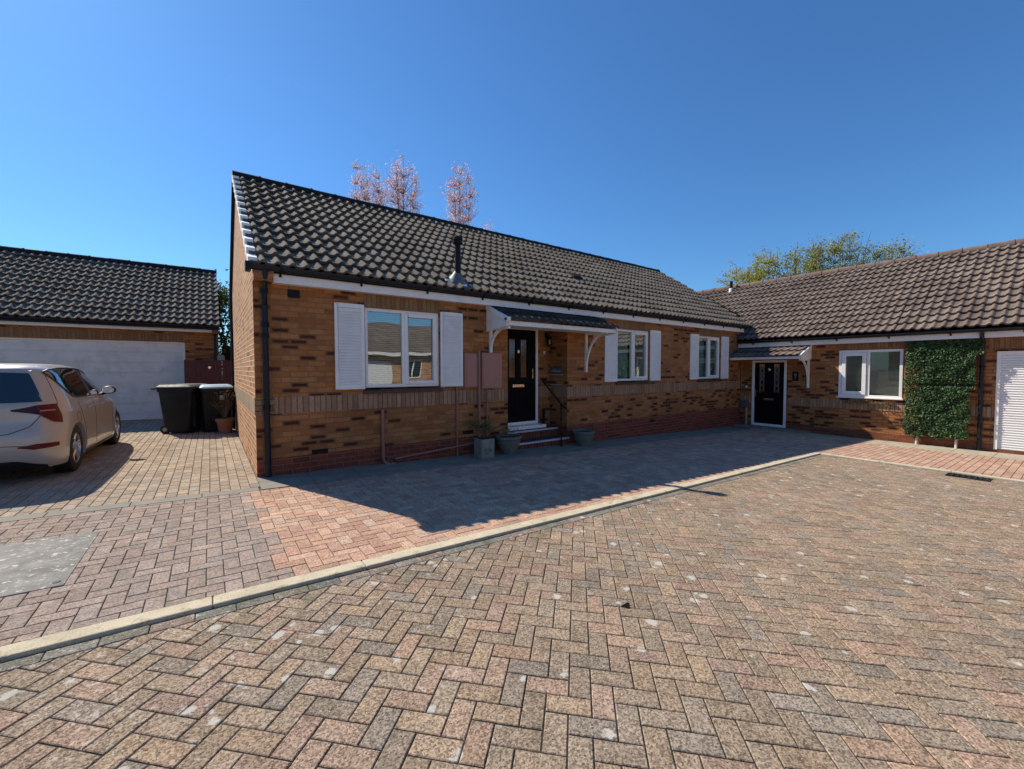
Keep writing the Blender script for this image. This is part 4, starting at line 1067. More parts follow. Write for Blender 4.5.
m = MB(); leaves(m, tp, 3, .05, .04); m.build('leaves', M['leaf_mid'], sp, weld=False, recalc=False)

def bowl(x, y, r, h, label, plant):
    b0 = thing('bowl_planter', label, 'planter', (x, y, gz(x)+DZ+.004))
    m = MB(); m.lathe([(0, 0), (r*.50, 0), (r*.52, .02), (r*.70, h*.25), (r*.86, h*.55), (r*.95, h*.82), (r*1.03, h*.86), (r*1.03, h), (r*.92, h), (r*.88, h*.86), (0, h*.84)], b0.location, 28); m.build('bowl', M['stone_bowl'], b0, smooth=True)
    m = MB(); m.lathe([(r*.9, h*.60), (r*.93, h*.62), (r*.92, h*.66)], b0.location, 28); m.lathe([(r*.80, h*.40), (r*.84, h*.43), (r*.84, h*.46)], b0.location, 28); m.build('rib', M['stone_bowl'], b0, smooth=True)
    m = MB(); m.lathe([(0, h*.88), (r*.9, h*.88)], b0.location, 20); m.build('soil', M['soil'], b0)
    if plant:
        m = MB(); tp = twigs(m, tuple(b0.location+Vector((0, 0, h*.85))), plant, .16, .16, .004); m.build('stems', M['dry'], b0)
        m = MB(); leaves(m, tp, 2, .035, .025); m.build('leaves', M['leaf_mid'], b0, weld=False, recalc=False)
bowl(4.40, 6.15, .235, .33, 'grey stone bowl planter between square planter and front steps', 8)
bowl(6.33, 6.13, .23, .31, 'grey stone bowl planter right of the front handrail', 0)
# slim dark ornament on the top step
m = MB(); m.lathe([(0, 0), (.06, 0), (.055, .05), (.03, .14), (.028, .3), (.036, .34), (.028, .40), (0, .42)], (5.87, 6.88, .186), 14)
tag(m.build('doorstep_ornament', M['iron'], smooth=True), 'slim black ornament standing on the top front step', 'ornament')

# ------------------------------------------------------------------ evergreen wall panel
ev = thing('wall_evergreen', 'clipped dark evergreen trained flat on the adjoining house wall', 'shrub', (13.5, 1.9, gz(13.5)))
m = MB()
for yy, lean in ((2.27, .0), (1.62, .0)):
    m.tube([(13.62, yy, gz(13.5)), (13.65, yy+.01, .1), (13.69, yy+lean, 1.0), (13.70, yy, 1.9)], [.024, .022, .018, .01], 8)
st_ = m.build('stems', M['bark_white'], ev)
m = MB()
for _ in range(17000):
    y = random.uniform(1.26, 2.53); z = random.uniform(-.2, 2.10)
    # the outline narrows and frays towards the foot and right side
    right = 1.36+(.08 if z < 1.0 else 0)-(.10 if z > 1.75 else 0)
    if y < right+.06*mnoise.noise(Vector((z*4, 1, 0))): continue
    if y > 2.50+.05*mnoise.noise(Vector((z*4, 5, 0))): continue
    if z < -.15+.07*mnoise.noise(Vector((y*5, 9, 0))): continue
    th = .13+.05*mnoise.noise(Vector((y*5, z*5, 3)))-(.05 if abs(z-1.08) < .03 else 0)
    d = th*random.random()**.35+.03
    leaf(m, Vector((13.72-d, y, z)), random.uniform(.03, .062), Vector((-.8+random.gauss(0, .5), random.gauss(0, .6), .35+random.gauss(0, .5))).normalized())
m.build('foliage', M['leaf_dark'], ev, weld=False, recalc=False)
# flower trough under the wing window: dried trailing plant
ft = thing('window_trough', 'narrow trough of dry plants under the adjoining house window', 'planter', (13.62, 3.2, .5))
m = MB()
for k in range(60):
    yy = random.uniform(2.72, 3.68); z = random.uniform(.58, .64); m.tube([(13.66, yy, z), (13.62, yy+random.uniform(-.05, .05), z-random.uniform(.02, .12))], [.004, .002], 4)
m.box(13.66, 13.715, 2.72, 3.68, .575, .60); m.build('trough', M['dry'], ft)
m = MB(); leaves(m, [(13.62, random.uniform(2.72, 3.68), random.uniform(.46, .64)) for _ in range(60)], 2, .035, .02); m.build('leaves', M['leaf_grey'], ft, weld=False, recalc=False)

# ------------------------------------------------------------------ trees
def make_tree(name, label, base, trunk_h, height, spread, stems, leafm, barkm, leafn, leafs, levels=4, upright=.5, seed=1, ntwig=3, group=None, r0=.12, bias=(0, 0), jit=.12, split=(2, 3), width=None, off=(0, 0), flare=0):
    random.seed(seed)
    root = thing(name, label, 'tree', base, group)
    wood = MB(); pts = []
    def branch(p, d, L, r, lvl):
        q = [p]; n = 4
        for i in range(n):
            d = (d+Vector((random.gauss(0, .12), random.gauss(0, .12), random.gauss(0, .06)+.05*upright))+Vector((bias[0], bias[1], 0))*.05).normalized()
            q.append(q[-1]+d*L/n)
        wood.tube(q, [r*(1-.4*i/n) for i in range(n+1)], 7 if lvl < 2 else 4, False)
        if lvl >= levels-1:
            for i in range(1, n+1): pts.append(q[i])
        if lvl >= levels: return
        for c in range(random.randint(*split)+(1 if lvl == levels-1 else 0)):
            s0 = random.uniform(.35, 1) if c else 1
            p2 = q[0].lerp(q[-1], s0) if c else q[-1]
            k = min(n, int(s0*n)); p2 = q[k]
            a = random.uniform(0, 6.283); w_ = random.uniform(.35, .9)*(1-upright*.55)
            o1 = d.orthogonal().normalized(); o1 = Matrix.Rotation(a, 3, d) @ o1
            d2 = (d+o1*w_*spread+Vector((bias[0], bias[1], 0))*.25).normalized(); d2 = (d2+Vector((0, 0, upright*.45))).normalized()
            branch(p2, d2, L*random.uniform(.62, .82), r*.58, lvl+1)
    b0 = Vector(base)
    for s1 in range(stems):
        a = random.uniform(0, 6.28)
        st = b0+Vector((math.cos(a), math.sin(a), 0))*(.0 if stems == 1 else .5)
        d = Vector((math.cos(a)*.12*spread, math.sin(a)*.12*spread, 1)).normalized()
        wood.tube([st, st+d*trunk_h], [r0*1.3, r0], 9, False)
        branch(st+d*trunk_h, d, (height-trunk_h)*.36, r0, 0)
    # fit the grown skeleton to the wanted height and crown width
    zt = max(p.z for p in pts); sz = (height-b0.z)/(zt-b0.z)
    rad = sorted(math.hypot(p.x-b0.x, p.y-b0.y) for p in pts)[int(len(pts)*.93)]
    sx = (width/2/rad) if width else sz
    def fit(p): 
        h_ = max(0, min(1, (p[2]-b0.z)*sz/(height-b0.z)))
        k_ = 1+flare*max(0, h_-.62)
        return Vector((b0.x+(p[0]-b0.x)*sx*k_+off[0]*h_, b0.y+(p[1]-b0.y)*sx*k_+off[1]*h_, b0.z+(p[2]-b0.z)*sz))
    wood.v = [tuple(fit(v)) for v in wood.v]; pts = [fit(p) for p in pts]
    wood.build('trunk', barkm, root, smooth=True, autoangle=180, recalc=False, weld=False)
    lf = MB()
    for p in pts:
        for _ in range(leafn):
            leaf(lf, p+Vector((random.gauss(0, jit), random.gauss(0, jit), random.gauss(0, jit))), leafs*random.uniform(.5, 1.3))
    lf.build('crown', leafm, root, weld=False, recalc=False)
    return root
# pink-budded trees behind the bungalow
G1 = 'pink-budded trees behind the bungalow'
def crown_tree(name, label, base, fork, crowns, leafm, barkm, group, seed, ntwig, nleaf, lsize, nlimb=5, r0=.09, jit=.1, tr=.008, lean=(0, 0), gap=.0):
    """trunk, main limbs and twigs that reach points spread through the crown's lobes (centre, radii)"""
    random.seed(seed); root = thing(name, label, 'tree', base, group); b0 = Vector(base); wood = MB(); lf = MB()
    top = b0+Vector((0, 0, fork)); wood.tube([b0, b0.lerp(top, .5)+Vector((.04, .03, 0)), top], [r0*1.3, r0*1.1, r0], 9, False)
    samples = []
    for (c, r) in crowns:
        c = Vector(c)
        for k in range(nlimb):
            a = 2*math.pi*(k+random.random()*.7)/nlimb; q = random.uniform(.25, .7)
            tip = c+Vector((math.cos(a)*r[0]*q+lean[0], math.sin(a)*r[1]*q+lean[1], r[2]*random.uniform(.3, .8)))
            low = Vector((c.x+math.cos(a)*r[0]*q*.5, c.y+math.sin(a)*r[1]*q*.5, c.z-r[2]*.8)); P0 = top
            pts_ = []
            for i in range(11):
                t_ = i/10; p = P0*(1-t_)**2+low*2*t_*(1-t_)+tip*t_*t_
                pts_.append(p+Vector((random.gauss(0, .02), random.gauss(0, .02), 0)))
            wood.tube(pts_, [r0*.55*(1-.93*i/10) for i in range(11)], 6, False)
            samples += pts_[3:]
    for (c, r) in crowns:
        c = Vector(c)
        for k in range(ntwig):
            while True:
                v = Vector((random.uniform(-1, 1), random.uniform(-1, 1), random.uniform(-1, 1)))
                if v.length < 1: break
            v *= random.uniform(.75, 1.08)
            w = 1-.35*max(0, -v.z)
            p = c+Vector((v.x*r[0]*w, v.y*r[1]*w, v.z*r[2]))
            if gap and mnoise.noise(p*1.3) < gap: continue
            best = min(samples, key=lambda q: (q-p).length+max(0, q.z-p.z+.15)*3)
            m_ = best.lerp(p, .5)+Vector((0, 0, -.06))
            wood.tube([best, m_, p], [tr, tr*.7, tr*.35], 4, False)
            for u_ in (.45, .7, .85, 1.0):
                q = best.lerp(p, u_)+Vector((0, 0, -.03))
                for _ in range(nleaf): leaf(lf, q+Vector((random.gauss(0, jit), random.gauss(0, jit), random.gauss(0, jit))), lsize*random.uniform(.5, 1.3))
    wood.build('trunk', barkm, root, smooth=True, autoangle=180, recalc=False, weld=False)
    lf.build('crown', leafm, root, weld=False, recalc=False)
    return root
crown_tree('budding_tree', 'wide pink-budded tree at the left end of the clump above the ridge', (5.05, 16, 0), 4.6, [((5.0, 16, 7.5), (.85, .85, 1.9))], M['leaf_pink'], M['bark_pale'], G1, 3, 340, 3, .07, 5, .08, .07)
crown_tree('budding_tree', 'tallest pink-budded tree with dark upright limbs, middle of the clump', (6.5, 16.3, 0), 4.8, [((6.45, 16.3, 8.0), (1.0, .9, 2.25))], M['leaf_pink'], M['bark'], G1, 11, 430, 3, .07, 6, .09, .07)
crown_tree('budding_tree', 'narrow oval pink-budded tree standing apart from the clump', (9.0, 16, 0), 5.0, [((8.95, 16, 8.4), (.9, .85, 2.1))], M['leaf_pink'], M['bark_pale'], G1, 5, 360, 3, .068, 5, .08, .07)
crown_tree('budding_tree', 'small pink tree top just showing over the ridge', (10.55, 16.2, 0), 4.8, [((10.5, 16.2, 7.0), (.45, .45, 1.3))], M['leaf_pink'], M['bark_pale'], G1, 8, 110, 4, .065, 4, .05, .07)
G2_ = 'spring-leaf trees behind the adjoining house'
crown_tree('spring_tree', 'rounded yellow-green tree at left above the brown roof', (24, 10.9, -.6), 3.4, [((24, 11.4, 6.1), (1.3, 1.3, 1.45)), ((24.2, 10.1, 6.3), (1.2, 1.2, 1.65))], M['leaf_olive'], M['bark'], G2_, 21, 300, 5, .10, 5, .13, .12, .014, gap=-.18)
crown_tree('spring_tree', 'open grey-green tree in the middle above the brown roof', (24.4, 8.4, -.6), 3.4, [((24.4, 8.6, 6.3), (1.3, 1.2, 1.6)), ((24.2, 7.4, 6.3), (1.2, 1.0, 1.65))], M['leaf_grey'], M['bark'], G2_, 23, 290, 5, .095, 5, .13, .12, .014, lean=(0, -.1), gap=-.22)
crown_tree('spring_tree', 'sparse wind-leaning tree at right above the brown roof', (24, 6.6, -.6), 3.4, [((24, 6.4, 6.35), (1.2, 1.2, 1.65)), ((24, 4.95, 5.85), (1.1, 1.1, 1.25))], M['leaf_grey'], M['bark'], G2_, 27, 230, 4, .09, 5, .09, .13, .012, lean=(0, -.15), gap=-.15)
make_tree('garden_tree', 'light green tree in the gap behind the side gate', (.75, 19.6, 0), 1.2, 5.3, .9, 2, M['leaf_mid'], M['bark'], 14, .12, 4, .5, 31, r0=.10, jit=.2, width=2.2)
random.seed(5)
hd = thing('hedge', 'clipped hedge with yellow-green top behind the side gate', 'hedge', (1.5, 17.0, 0))
m = MB()
for _ in range(9000):
    x = random.uniform(.27, 2.2); y = random.uniform(16.5, 17.6); z = random.uniform(.02, 2.6)
    if z < 2.25 and y > 16.8 and x > .5: continue
    leaf(m, Vector((x, y, z+.05*mnoise.noise(Vector((x*3, y*3, 0))))), random.uniform(.05, .1))
m.build('foliage', M['leaf_hedge'], hd, weld=False, recalc=False)
m = MB(); m.box(.36, 2.1, 16.75, 17.4, 0, 2.25); m.build('stems', M['soil'], hd)
# a dead leaf on the road
random.seed(9)
m = MB(); lx, ly = 2.09, 1.65; lz = gz(lx)+.004
pts = []
for k in range(11):
    a = 2*math.pi*k/11; rr = .026*(1+.35*math.sin(3*a+.5)); pts.append((lx+rr*math.cos(a)*1.2, ly+rr*math.sin(a)*.8, lz+.003*math.sin(2*a)+.003))
for k in range(11): m.face([(lx, ly, lz), pts[k], pts[(k+1) % 11]])
tag(m.build('fallen_leaf', plain('dead_leaf', (.022, .008, .005), .9, spec=.05), recalc=True), 'curled dark brown leaf lying on the road pavers', 'leaf')

# ------------------------------------------------------------------ parked hatchback
def make_car(x0, yr, zg):
    """local frame: +y forward, rear bumper at y=0; x centre 0; width 1.75"""
    root = thing('parked_car', 'beige-grey five-door hatchback parked on the drive, seen from behind', 'car', (x0, yr, zg))
    Lc = 4.07
    def lerp(tab, z):
        if z <= tab[0][0]: return tab[0][1]
        for (a, va), (b, vb) in zip(tab, tab[1:]):
            if z <= b:
                t_ = (z-a)/(b-a); t_ = t_*t_*(3-2*t_) if False else t_
                return va+(vb-va)*t_
        return tab[-1][1]
    # rear face y(z) at the centre line; front face y(z); half width a(z)
    REAR = [(.18, .13), (.26, .06), (.34, .03), (.45, .0), (.58, .0), (.66, .025), (.72, .06), (.80, .065), (.93, .07), (.975, .09), (1.02, .12), (1.10, .155), (1.22, .21), (1.33, .265), (1.375, .29), (1.40, .31), (1.43, .40), (1.45, .65), (1.462, 1.1), (1.468, 1.5)]
    FRONT = [(.18, 3.95), (.26, 4.04), (.45, 4.07), (.60, 4.06), (.72, 3.98), (.80, 3.80), (.88, 3.50), (.95, 3.18), (1.0, 3.02), (1.10, 2.86), (1.22, 2.64), (1.33, 2.42), (1.40, 2.24), (1.43, 2.10), (1.45, 1.9), (1.462, 1.72), (1.468, 1.6)]
    HALF = [(.18, .845), (.24, .866), (.34, .874), (.50, .875), (.66, .875), (.78, .868), (.845, .862), (.86, .852), (.93, .835), (.975, .826), (1.02, .812), (1.10, .787), (1.22, .742), (1.33, .695), (1.375, .672), (1.40, .65), (1.43, .60), (1.45, .52), (1.462, .40), (1.468, .2)]
    NR = [(.18, 8.5), (.5, 7.2), (.9, 5.6), (1.1, 5.5), (1.4, 4.6), (1.468, 3)]
    def P(a, z, off=0.0):
        """a: 0 = right side middle ... angle param from rear centre (0) to right side (pi/2) to front (pi)"""
        hw = lerp(HALF, z); yr_, yf = lerp(REAR, z), lerp(FRONT, z); n = lerp(NR, z)
        yc = (yr_+yf)/2; b = (yf-yr_)/2
        sa, ca = math.sin(a), math.cos(a)
        nn = n if ca > 0 else 4.4
        X = hw*math.copysign(abs(sa)**(2/nn), sa); Y = yc-b*math.copysign(abs(ca)**(2/nn), ca)
        return Vector((X, Y, z))
    def PO(a, z, off):
        e = 1e-3
        p = P(a, z); da = P(a+e, z)-P(a-e, z); dz_ = P(a, z+e)-P(a, z-e)
        nrm = da.cross(dz_)
        if nrm.length < 1e-12: return p
        nrm.normalize()
        if nrm.dot(p-Vector((0, 2, .7))) < 0: nrm = -nrm
        return p+nrm*off
    # angle for a given y at height z on the right side, and for a given x on the rear
    def a_y(y, z):
        lo, hi = 0.02, math.pi-.02
        for _ in range(40):
            m_ = (lo+hi)/2
            if P(m_, z).y < y: lo = m_
            else: hi = m_
        return lo
    def a_x(x, z):
        lo, hi = 0.0, math.pi/2
        for _ in range(40):
            m_ = (lo+hi)/2
            if P(m_, z).x < abs(x): lo = m_
            else: hi = m_
        return math.copysign(lo, x)
    zs = [.18, .21, .26, .34, .42, .50, .58, .66, .72, .78, .82, .845, .86, .89, .93, .975, 1.02, 1.06, 1.10, 1.16, 1.22, 1.28, 1.33, 1.375, 1.40, 1.415, 1.43, 1.44, 1.45, 1.457, 1.462, 1.466, 1.468]
    # angles: dense towards corners
    ys_s = [i/60 for i in range(61)]
    angs = []
    for i in range(60): 
        t_ = i/60*2*math.pi
        angs.append(t_)
    extra = [.006, .02, .05, .08, math.pi/2-.09, math.pi/2-.05, math.pi/2-.02, math.pi/2-.006]
    A_ = set()
    for k in range(4):
        for i in range(0, 15): A_.add(round(k*math.pi/2+i*math.pi/30, 5))
        for e in extra: A_.add(round(k*math.pi/2+e, 5))
    A_ = sorted(A_); n = len(A_)
    vs = []; fs = []
    for z in zs:
        for a in A_: vs.append(tuple(P(a, z)))
    for i in range(len(zs)-1):
        for k in range(n): fs.append((i*n+k, i*n+(k+1) % n, (i+1)*n+(k+1) % n, (i+1)*n+k))
    fs.append(tuple(range(n))[::-1]); fs.append(tuple((len(zs)-1)*n+k for k in range(n)))
    me = bpy.data.meshes.new('body'); me.from_pydata(vs, [], fs)
    bm = bmesh.new(); bm.from_mesh(me); bmesh.ops.remove_doubles(bm, verts=bm.verts, dist=1e-4); bmesh.ops.recalc_face_normals(bm, faces=bm.faces); bm.to_mesh(me); bm.free()
    paint = NT('beige_car_paint'); fl_ = paint.noise(paint.geo(), 900, 2, .5)
    M['paint'] = paint.set(color=paint.mix(fl_, (.40, .365, .32), (.46, .42, .37)), rough=.38, metal=.15, coat=.7, coat_rough=.05)
    M['cardark'] = plain('car_black_trim', (.012, .012, .013), .5, .15, 9)
    body = link('body', me, M['paint'], root, smooth=True, autoangle=32); body.matrix_parent_inverse = Matrix()
    # wheel arches cut out
    cutters = []
    WY = (.78, 3.32); WR = .315
    for wy in WY:
        bmc = bmesh.new(); bmesh.ops.create_cone(bmc, cap_ends=True, segments=40, radius1=WR+.032, radius2=WR+.032, depth=.5, matrix=Matrix.Translation((.78, wy, WR)) @ Matrix.Rotation(math.pi/2, 4, 'Y'))
        bmesh.ops.create_cone(bmc, cap_ends=True, segments=40, radius1=WR+.032, radius2=WR+.032, depth=.5, matrix=Matrix.Translation((-.78, wy, WR)) @ Matrix.Rotation(math.pi/2, 4, 'Y'))
        cm = bpy.data.meshes.new('cut'); bmc.to_mesh(cm); bmc.free(); co = bpy.data.objects.new('cut', cm); COL.objects.link(co); co.location = root.location
        md = body.modifiers.new('b', 'BOOLEAN'); md.object = co; md.operation = 'DIFFERENCE'; md.solver = 'EXACT'; cutters.append(co)
    bpy.context.view_layer.update()
    dg = bpy.context.evaluated_depsgraph_get(); nm = bpy.data.meshes.new_from_object(body.evaluated_get(dg)); body.modifiers.clear(); body.data = nm
    nm.set_sharp_from_angle(angle=R(32))
    for co in cutters: bpy.data.objects.remove(co)
    def fix(o): o.matrix_parent_inverse = Matrix(); return o
    def patch(name, mat, cols, zlo, zhi, off=.004, nz=8, par=root, smooth=True, thick=0):
        """cols: list of params t; zlo/zhi(t) ; cols map to angle via (kind)"""
        m = MB(); rows = []
        for t_ in cols:
            a0, a1 = zlo(t_), zhi(t_); rows.append([(t_, a0+(a1-a0)*k/nz) for k in range(nz+1)])
        pts = [[PO(angf(t_, z), z, off) for (t_, z) in r_] for r_ in rows]
        for i in range(len(pts)-1):
            for k in range(nz): m.face([pts[i][k], pts[i+1][k], pts[i+1][k+1], pts[i][k+1]])
        o = fix(m.build(name, mat, par, smooth=smooth, autoangle=180, recalc=False)); return o
    gm = NT('car_glass'); M['cglass'] = gm.set(color=(.012, .020, .022), rough=.03, spec=.9, coat=.6, coat_rough=.02)
    red = NT('tail_light_red'); M['red'] = red.set(color=red.mix(red.noise(red.geo(), 25, 2), (.085, .003, .006), (.12, .004, .009)), rough=.25, spec=.25, coat_rough=.02)
    dred = NT('dark_tail_light'); M['dred'] = dred.set(color=(.035, .004, .008), rough=.25, spec=.25)
    M['lens'] = plain('pale_light_lens', (.35, .22, .22), .15)
    def tab(pairs):
        def f(t_):
            if t_ <= pairs[0][0]: return pairs[0][1]
            for (a, va), (b, vb) in zip(pairs, pairs[1:]):
                if t_ <= b: return va+(vb-va)*(t_-a)/(b-a)
            return pairs[-1][1]
        return f
    # side glazing (right and left)
    top = tab([(.48, 1.350), (.60, 1.378), (.85, 1.395), (1.3, 1.40), (1.7, 1.39), (2.0, 1.36), (2.3, 1.28), (2.6, 1.155), (2.86, 1.00)])
    bot = tab([(.48, 1.335), (.58, 1.22), (.72, 1.08), (.84, 1.015), (1.0, .995), (2.0, .98), (2.86, .975)])
    for sx in (1, -1):
        global angf
        angf = lambda t_, z, sx=sx: sx*a_y(t_, z)
        mid = lambda z0_, z1_: None
        for nm_, c0, c1 in (('rear_side_window', .49, 1.62), ('front_side_window', 1.72, 2.84)):
            cols = [c0+(c1-c0)*k/22 for k in range(23)]
            o = patch(nm_, M['cglass'], cols, bot, top, .004)
        cols = [1.61, 1.63, 1.66, 1.69, 1.73]; patch('door_pillar', M['cardark'], cols, bot, top, .005, 6)
        # dark rubber surround
        m = MB(); ol = [(.48+(2.38)*k/40) for k in range(41)]
        pts = [PO(angf(t_, top(t_)), top(t_), .005) for t_ in ol]+[PO(angf(t_, bot(t_)), bot(t_), .005) for t_ in reversed(ol)]
        m.tube(pts+[pts[0]], .010, 6, False); fix(m.build('window_seal', M['cardark'], root, smooth=True))
        # door shut lines
        m = MB()
        for line in ([(.98, .945), (.99, .80), (1.04, .70), (1.12, .55), (1.14, .34), (1.16, .27)], [(1.68, .935), (1.70, .7), (1.69, .27)], [(2.72, .94), (2.82, .75), (2.82, .35), (2.76, .27)], [(1.16, .27), (1.69, .265), (2.76, .27)]):
            pts = []
            for (ya, za), (yb, zb) in zip(line, line[1:]):
                for q in range(6): y_ = ya+(yb-ya)*q/6; z_ = za+(zb-za)*q/6; pts.append(PO(angf(y_, z_), z_, .0002))
            pts.append(PO(angf(*line[-1]), line[-1][1], .0002)); m.tube(pts, .0032, 4, False)
        fix(m.build('shut_line', M['cardark'], root))
        for y_ in (1.28, 2.06):
            m = MB(); pts = [PO(angf(y_+k*.03, .80), .835, .012+.014*math.sin(math.pi*k/6)) for k in range(7)]; m.tube(pts, .012, 8); fix(m.build('door_handle', M['paint'], root, smooth=True))
        # fuel flap outline on the right rear wing
        m = MB()
        if sx == 1:
            pts = [PO(angf(.86+.075*math.cos(a), .73+.075*math.sin(a)), .73+.075*math.sin(a), .0) for a in [i*math.pi/10 for i in range(21)]]; m.tube(pts, .003, 4, False); fix(m.build('fuel_flap', M['cardark'], root))
        # sill moulding
        cols = [1.14+(2.86-1.14)*k/20 for k in range(21)]
        patch('sill_trim', M['cardark'], cols, tab([(0, .185), (4, .185)]), tab([(0, .235), (4, .235)]), .006, 3)
        # mirror
        m = MB(); cx_, cy_, cz_ = sx*.915, 2.36, 1.04
        for i in range(8):
            for k in range(12):
                def S(i_, k_):
                    th = math.pi*i_/8; ph_ = 2*math.pi*k_/12
                    return (cx_+.095*math.sin(th)*math.cos(ph_), cy_-.05*math.cos(th)*1.0, cz_+.068*math.sin(th)*math.sin(ph_))
                m.face([S(i, k), S(i, k+1), S(i+1, k+1), S(i+1, k)])
        m.tube([(sx*.78, 2.44, .97), (sx*.87, 2.38, .99)], [.03, .022], 8)
        mi = fix(m.build('door_mirror', M['cardark'], root, smooth=True))
        m = MB()
        m.lathe([(0, 0), (.05, 0), (.055, .002)], (0, 0, 0), 16, tf=lambda r_, a, h: Vector((cx_+r_*1.4*math.cos(a), cy_-.052-h, cz_+r_*math.sin(a)))); fix(m.build('mirror_glass', M['chrome'], mi))
    # rear window
    angf = lambda t_, z: a_x(t_, z)
    zl = tab([(-.70, .985), (0, .965), (.70, .985)]); zt = tab([(-.66, 1.30), (-.55, 1.345), (0, 1.36), (.55, 1.345), (.66, 1.30)])
    cols = [-.69+1.38*k/28 for k in range(29)]
    def lim(t_): return t_
    m = MB(); nz = 10; grid = []
    for k in range(29):
        s1 = -1+2*k/28; r_ = []
        for q in range(nz+1):
            z_ = .985+(1.35-.985)*q/nz; hx = lerp(HALF, z_)-.14; x_ = s1*hx
            z_e = z_-(.018*s1*s1)*(q/nz)+(.0); r_.append(PO(a_x(x_, z_e), z_e, .004))
        grid.append(r_)
    for k in range(28):
        for q in range(nz): m.face([grid[k][q], grid[k+1][q], grid[k+1][q+1], grid[k][q+1]])
    rw = fix(m.build('rear_window', M['cglass'], root, smooth=True, autoangle=180, recalc=False))
    # tailgate shut lines
    m = MB()
    for sx in (1, -1):
        line = [(.74, 1.34), (.765, 1.1), (.735, .99), (.715, .955)]
        line2 = [(.735, .93), (.66, .78), (.60, .69), (.45, .625), (.2, .60), (0, .60)]
        for l_ in (line2,):
            pts = []
            for (xa, za), (xb, zb) in zip(l_, l_[1:]):
                for q in range(6): pts.append(PO(sx*a_x(xa+(xb-xa)*q/6, za+(zb-za)*q/6), za+(zb-za)*q/6, .0003))
            m.tube(pts, .0045, 4, False)
        pts = [PO(sx*a_x(lerp(HALF, z_)-.055, z_), z_, .0003) for z_ in [.94+k*.05 for k in range(9)]]
        m.tube(pts, .004, 4, False)
    fix(m.build('tailgate_seam', M['cardark'], root))
    # tail lamps: pointed inner wedge on the tailgate, deep outer unit wrapping round the corner
    for sx in (1, -1):
        angf = lambda t_, z, sx=sx: sx*t_
        # t is the angle; find angles by x on the rear and by y on the side
        aA = a_x(.46, .90); aM = a_x(.665, .88); aC = a_x(.80, .85); aE = a_y(.36, .86)
        zt_ = tab([(aA, .905), (aM, .945), (aE, .945)]); zb_ = tab([(aA, .885), (aM, .825), (aE, .80)])
        cols = [aA+(aM-.004-aA)*k/8 for k in range(9)]
        patch('inner_tail_light', M['dred'], cols, zb_, zt_, .005, 4)
        zt2 = tab([(aM, .945), (aC, .95), (aE, .93)]); zb2 = tab([(aM, .81), (aM+(aC-aM)*.45, .735), (aC, .705), (aE-.02, .705), (aE, .73)])
        cols = [aM+.002+(aE-aM)*k/18 for k in range(19)]
        tl = patch('tail_light', M['red'], cols, zb2, zt2, .008, 6)
        zc = tab([(0, .868), (3, .868)]); zd = tab([(0, .882), (3, .882)])
        cols = [aM+.01+(aC-aM)*.7*k/6 for k in range(7)]; patch('light_lens', M['lens'], cols, zc, zd, .010, 2)
        # low reflector in the bumper
        cols = [a_x(.52+.29*k/10, .46) for k in range(11)]
        zz0 = tab([(cols[0], .455), (cols[4], .425), (cols[-1], .435)]); zz1 = tab([(cols[0], .466), (cols[5], .49), (cols[-1], .482)])
        patch('reflector', M['red'], cols, zz0, zz1, .006, 3)
    # bumper lower crease and dark valance, emblem-free plate recess
    angf = lambda t_, z: a_x(t_, z)
    cols = [-.72+1.44*k/24 for k in range(25)]
    patch('rear_valance', M['cardark'], cols, tab([(-.72, .185), (.72, .185)]), tab([(-.72, .22), (-.5, .30), (.5, .30), (.72, .22)]), .006, 4)
    m = MB()
    pts = [PO(a_x(-.76+1.52*k/40, .5), .50-.055*abs(-1+2*k/40)**2*-1-.03 if False else .505-.05*(abs(-1+2*k/40)**1.5), .0005) for k in range(41)]; m.tube(pts, .003, 4, False)
    fix(m.build('bumper_crease', M['cardark'], root))
    m = MB(); m.box(-.26, .26, -.008, .004, .70-.0, .81, lambda x, y, z: (x, .055+y, z)); fix(m.build('number_plate', plain('blank_yellow_plate', (.7, .52, .05), .4), root, bevel=.006))
    # windscreen
    m = MB(); nz = 8; grid = []
    for k in range(21):
        s1 = -1+2*k/20; r_ = []
        for q in range(nz+1):
            z_ = 1.0+(1.38-1.0)*q/nz; hx = lerp(HALF, z_)-.10
            lo, hi = math.pi/2, math.pi
            for _ in range(40):
                mm = (lo+hi)/2
                if P(mm, z_).x > abs(s1*hx): lo = mm
                else: hi = mm
            r_.append(PO(math.copysign(lo, s1 if s1 else 1), z_, .004))
        grid.append(r_)
    for k in range(20):
        for q in range(nz): m.face([grid[k][q], grid[k+1][q], grid[k+1][q+1], grid[k][q+1]])
    fix(m.build('windscreen', M['cglass'], root, smooth=True, autoangle=180, recalc=False))
    # roof spoiler lip, high-level lamp, rear wiper, aerial
    m = MB(); m.prism([(.355, 1.392), (.52, 1.437), (.52, 1.415), (.36, 1.375)], -.53, .53, lambda t, p, q: (t, p-.03+.04*(t/.53)**2, q-.012*(t/.53)**2)); 
    m = MB(); N_ = 20
    for k in range(N_):
        ta, tb = -.56+1.12*k/N_, -.56+1.12*(k+1)/N_
        f_ = lambda t, p, q: (t, p-.02+.05*(t/.56)**2, q-.022*(t/.56)**2)
        pr4 = [(.335, 1.385), (.56, 1.447), (.56, 1.42), (.34, 1.365)]
        for i in range(4):
            p, q = pr4[i], pr4[(i+1) % 4]; m.face([f_(ta, *p), f_(tb, *p), f_(tb, *q), f_(ta, *q)])
    fix(m.build('spoiler', M['paint'], root, smooth=True))
    m = MB(); m.tube([(0, .10, 1.0), (-.18, .145, 1.04), (-.38, .165, 1.05)], .010, 6); fix(m.build('rear_wiper', M['cardark'], root))
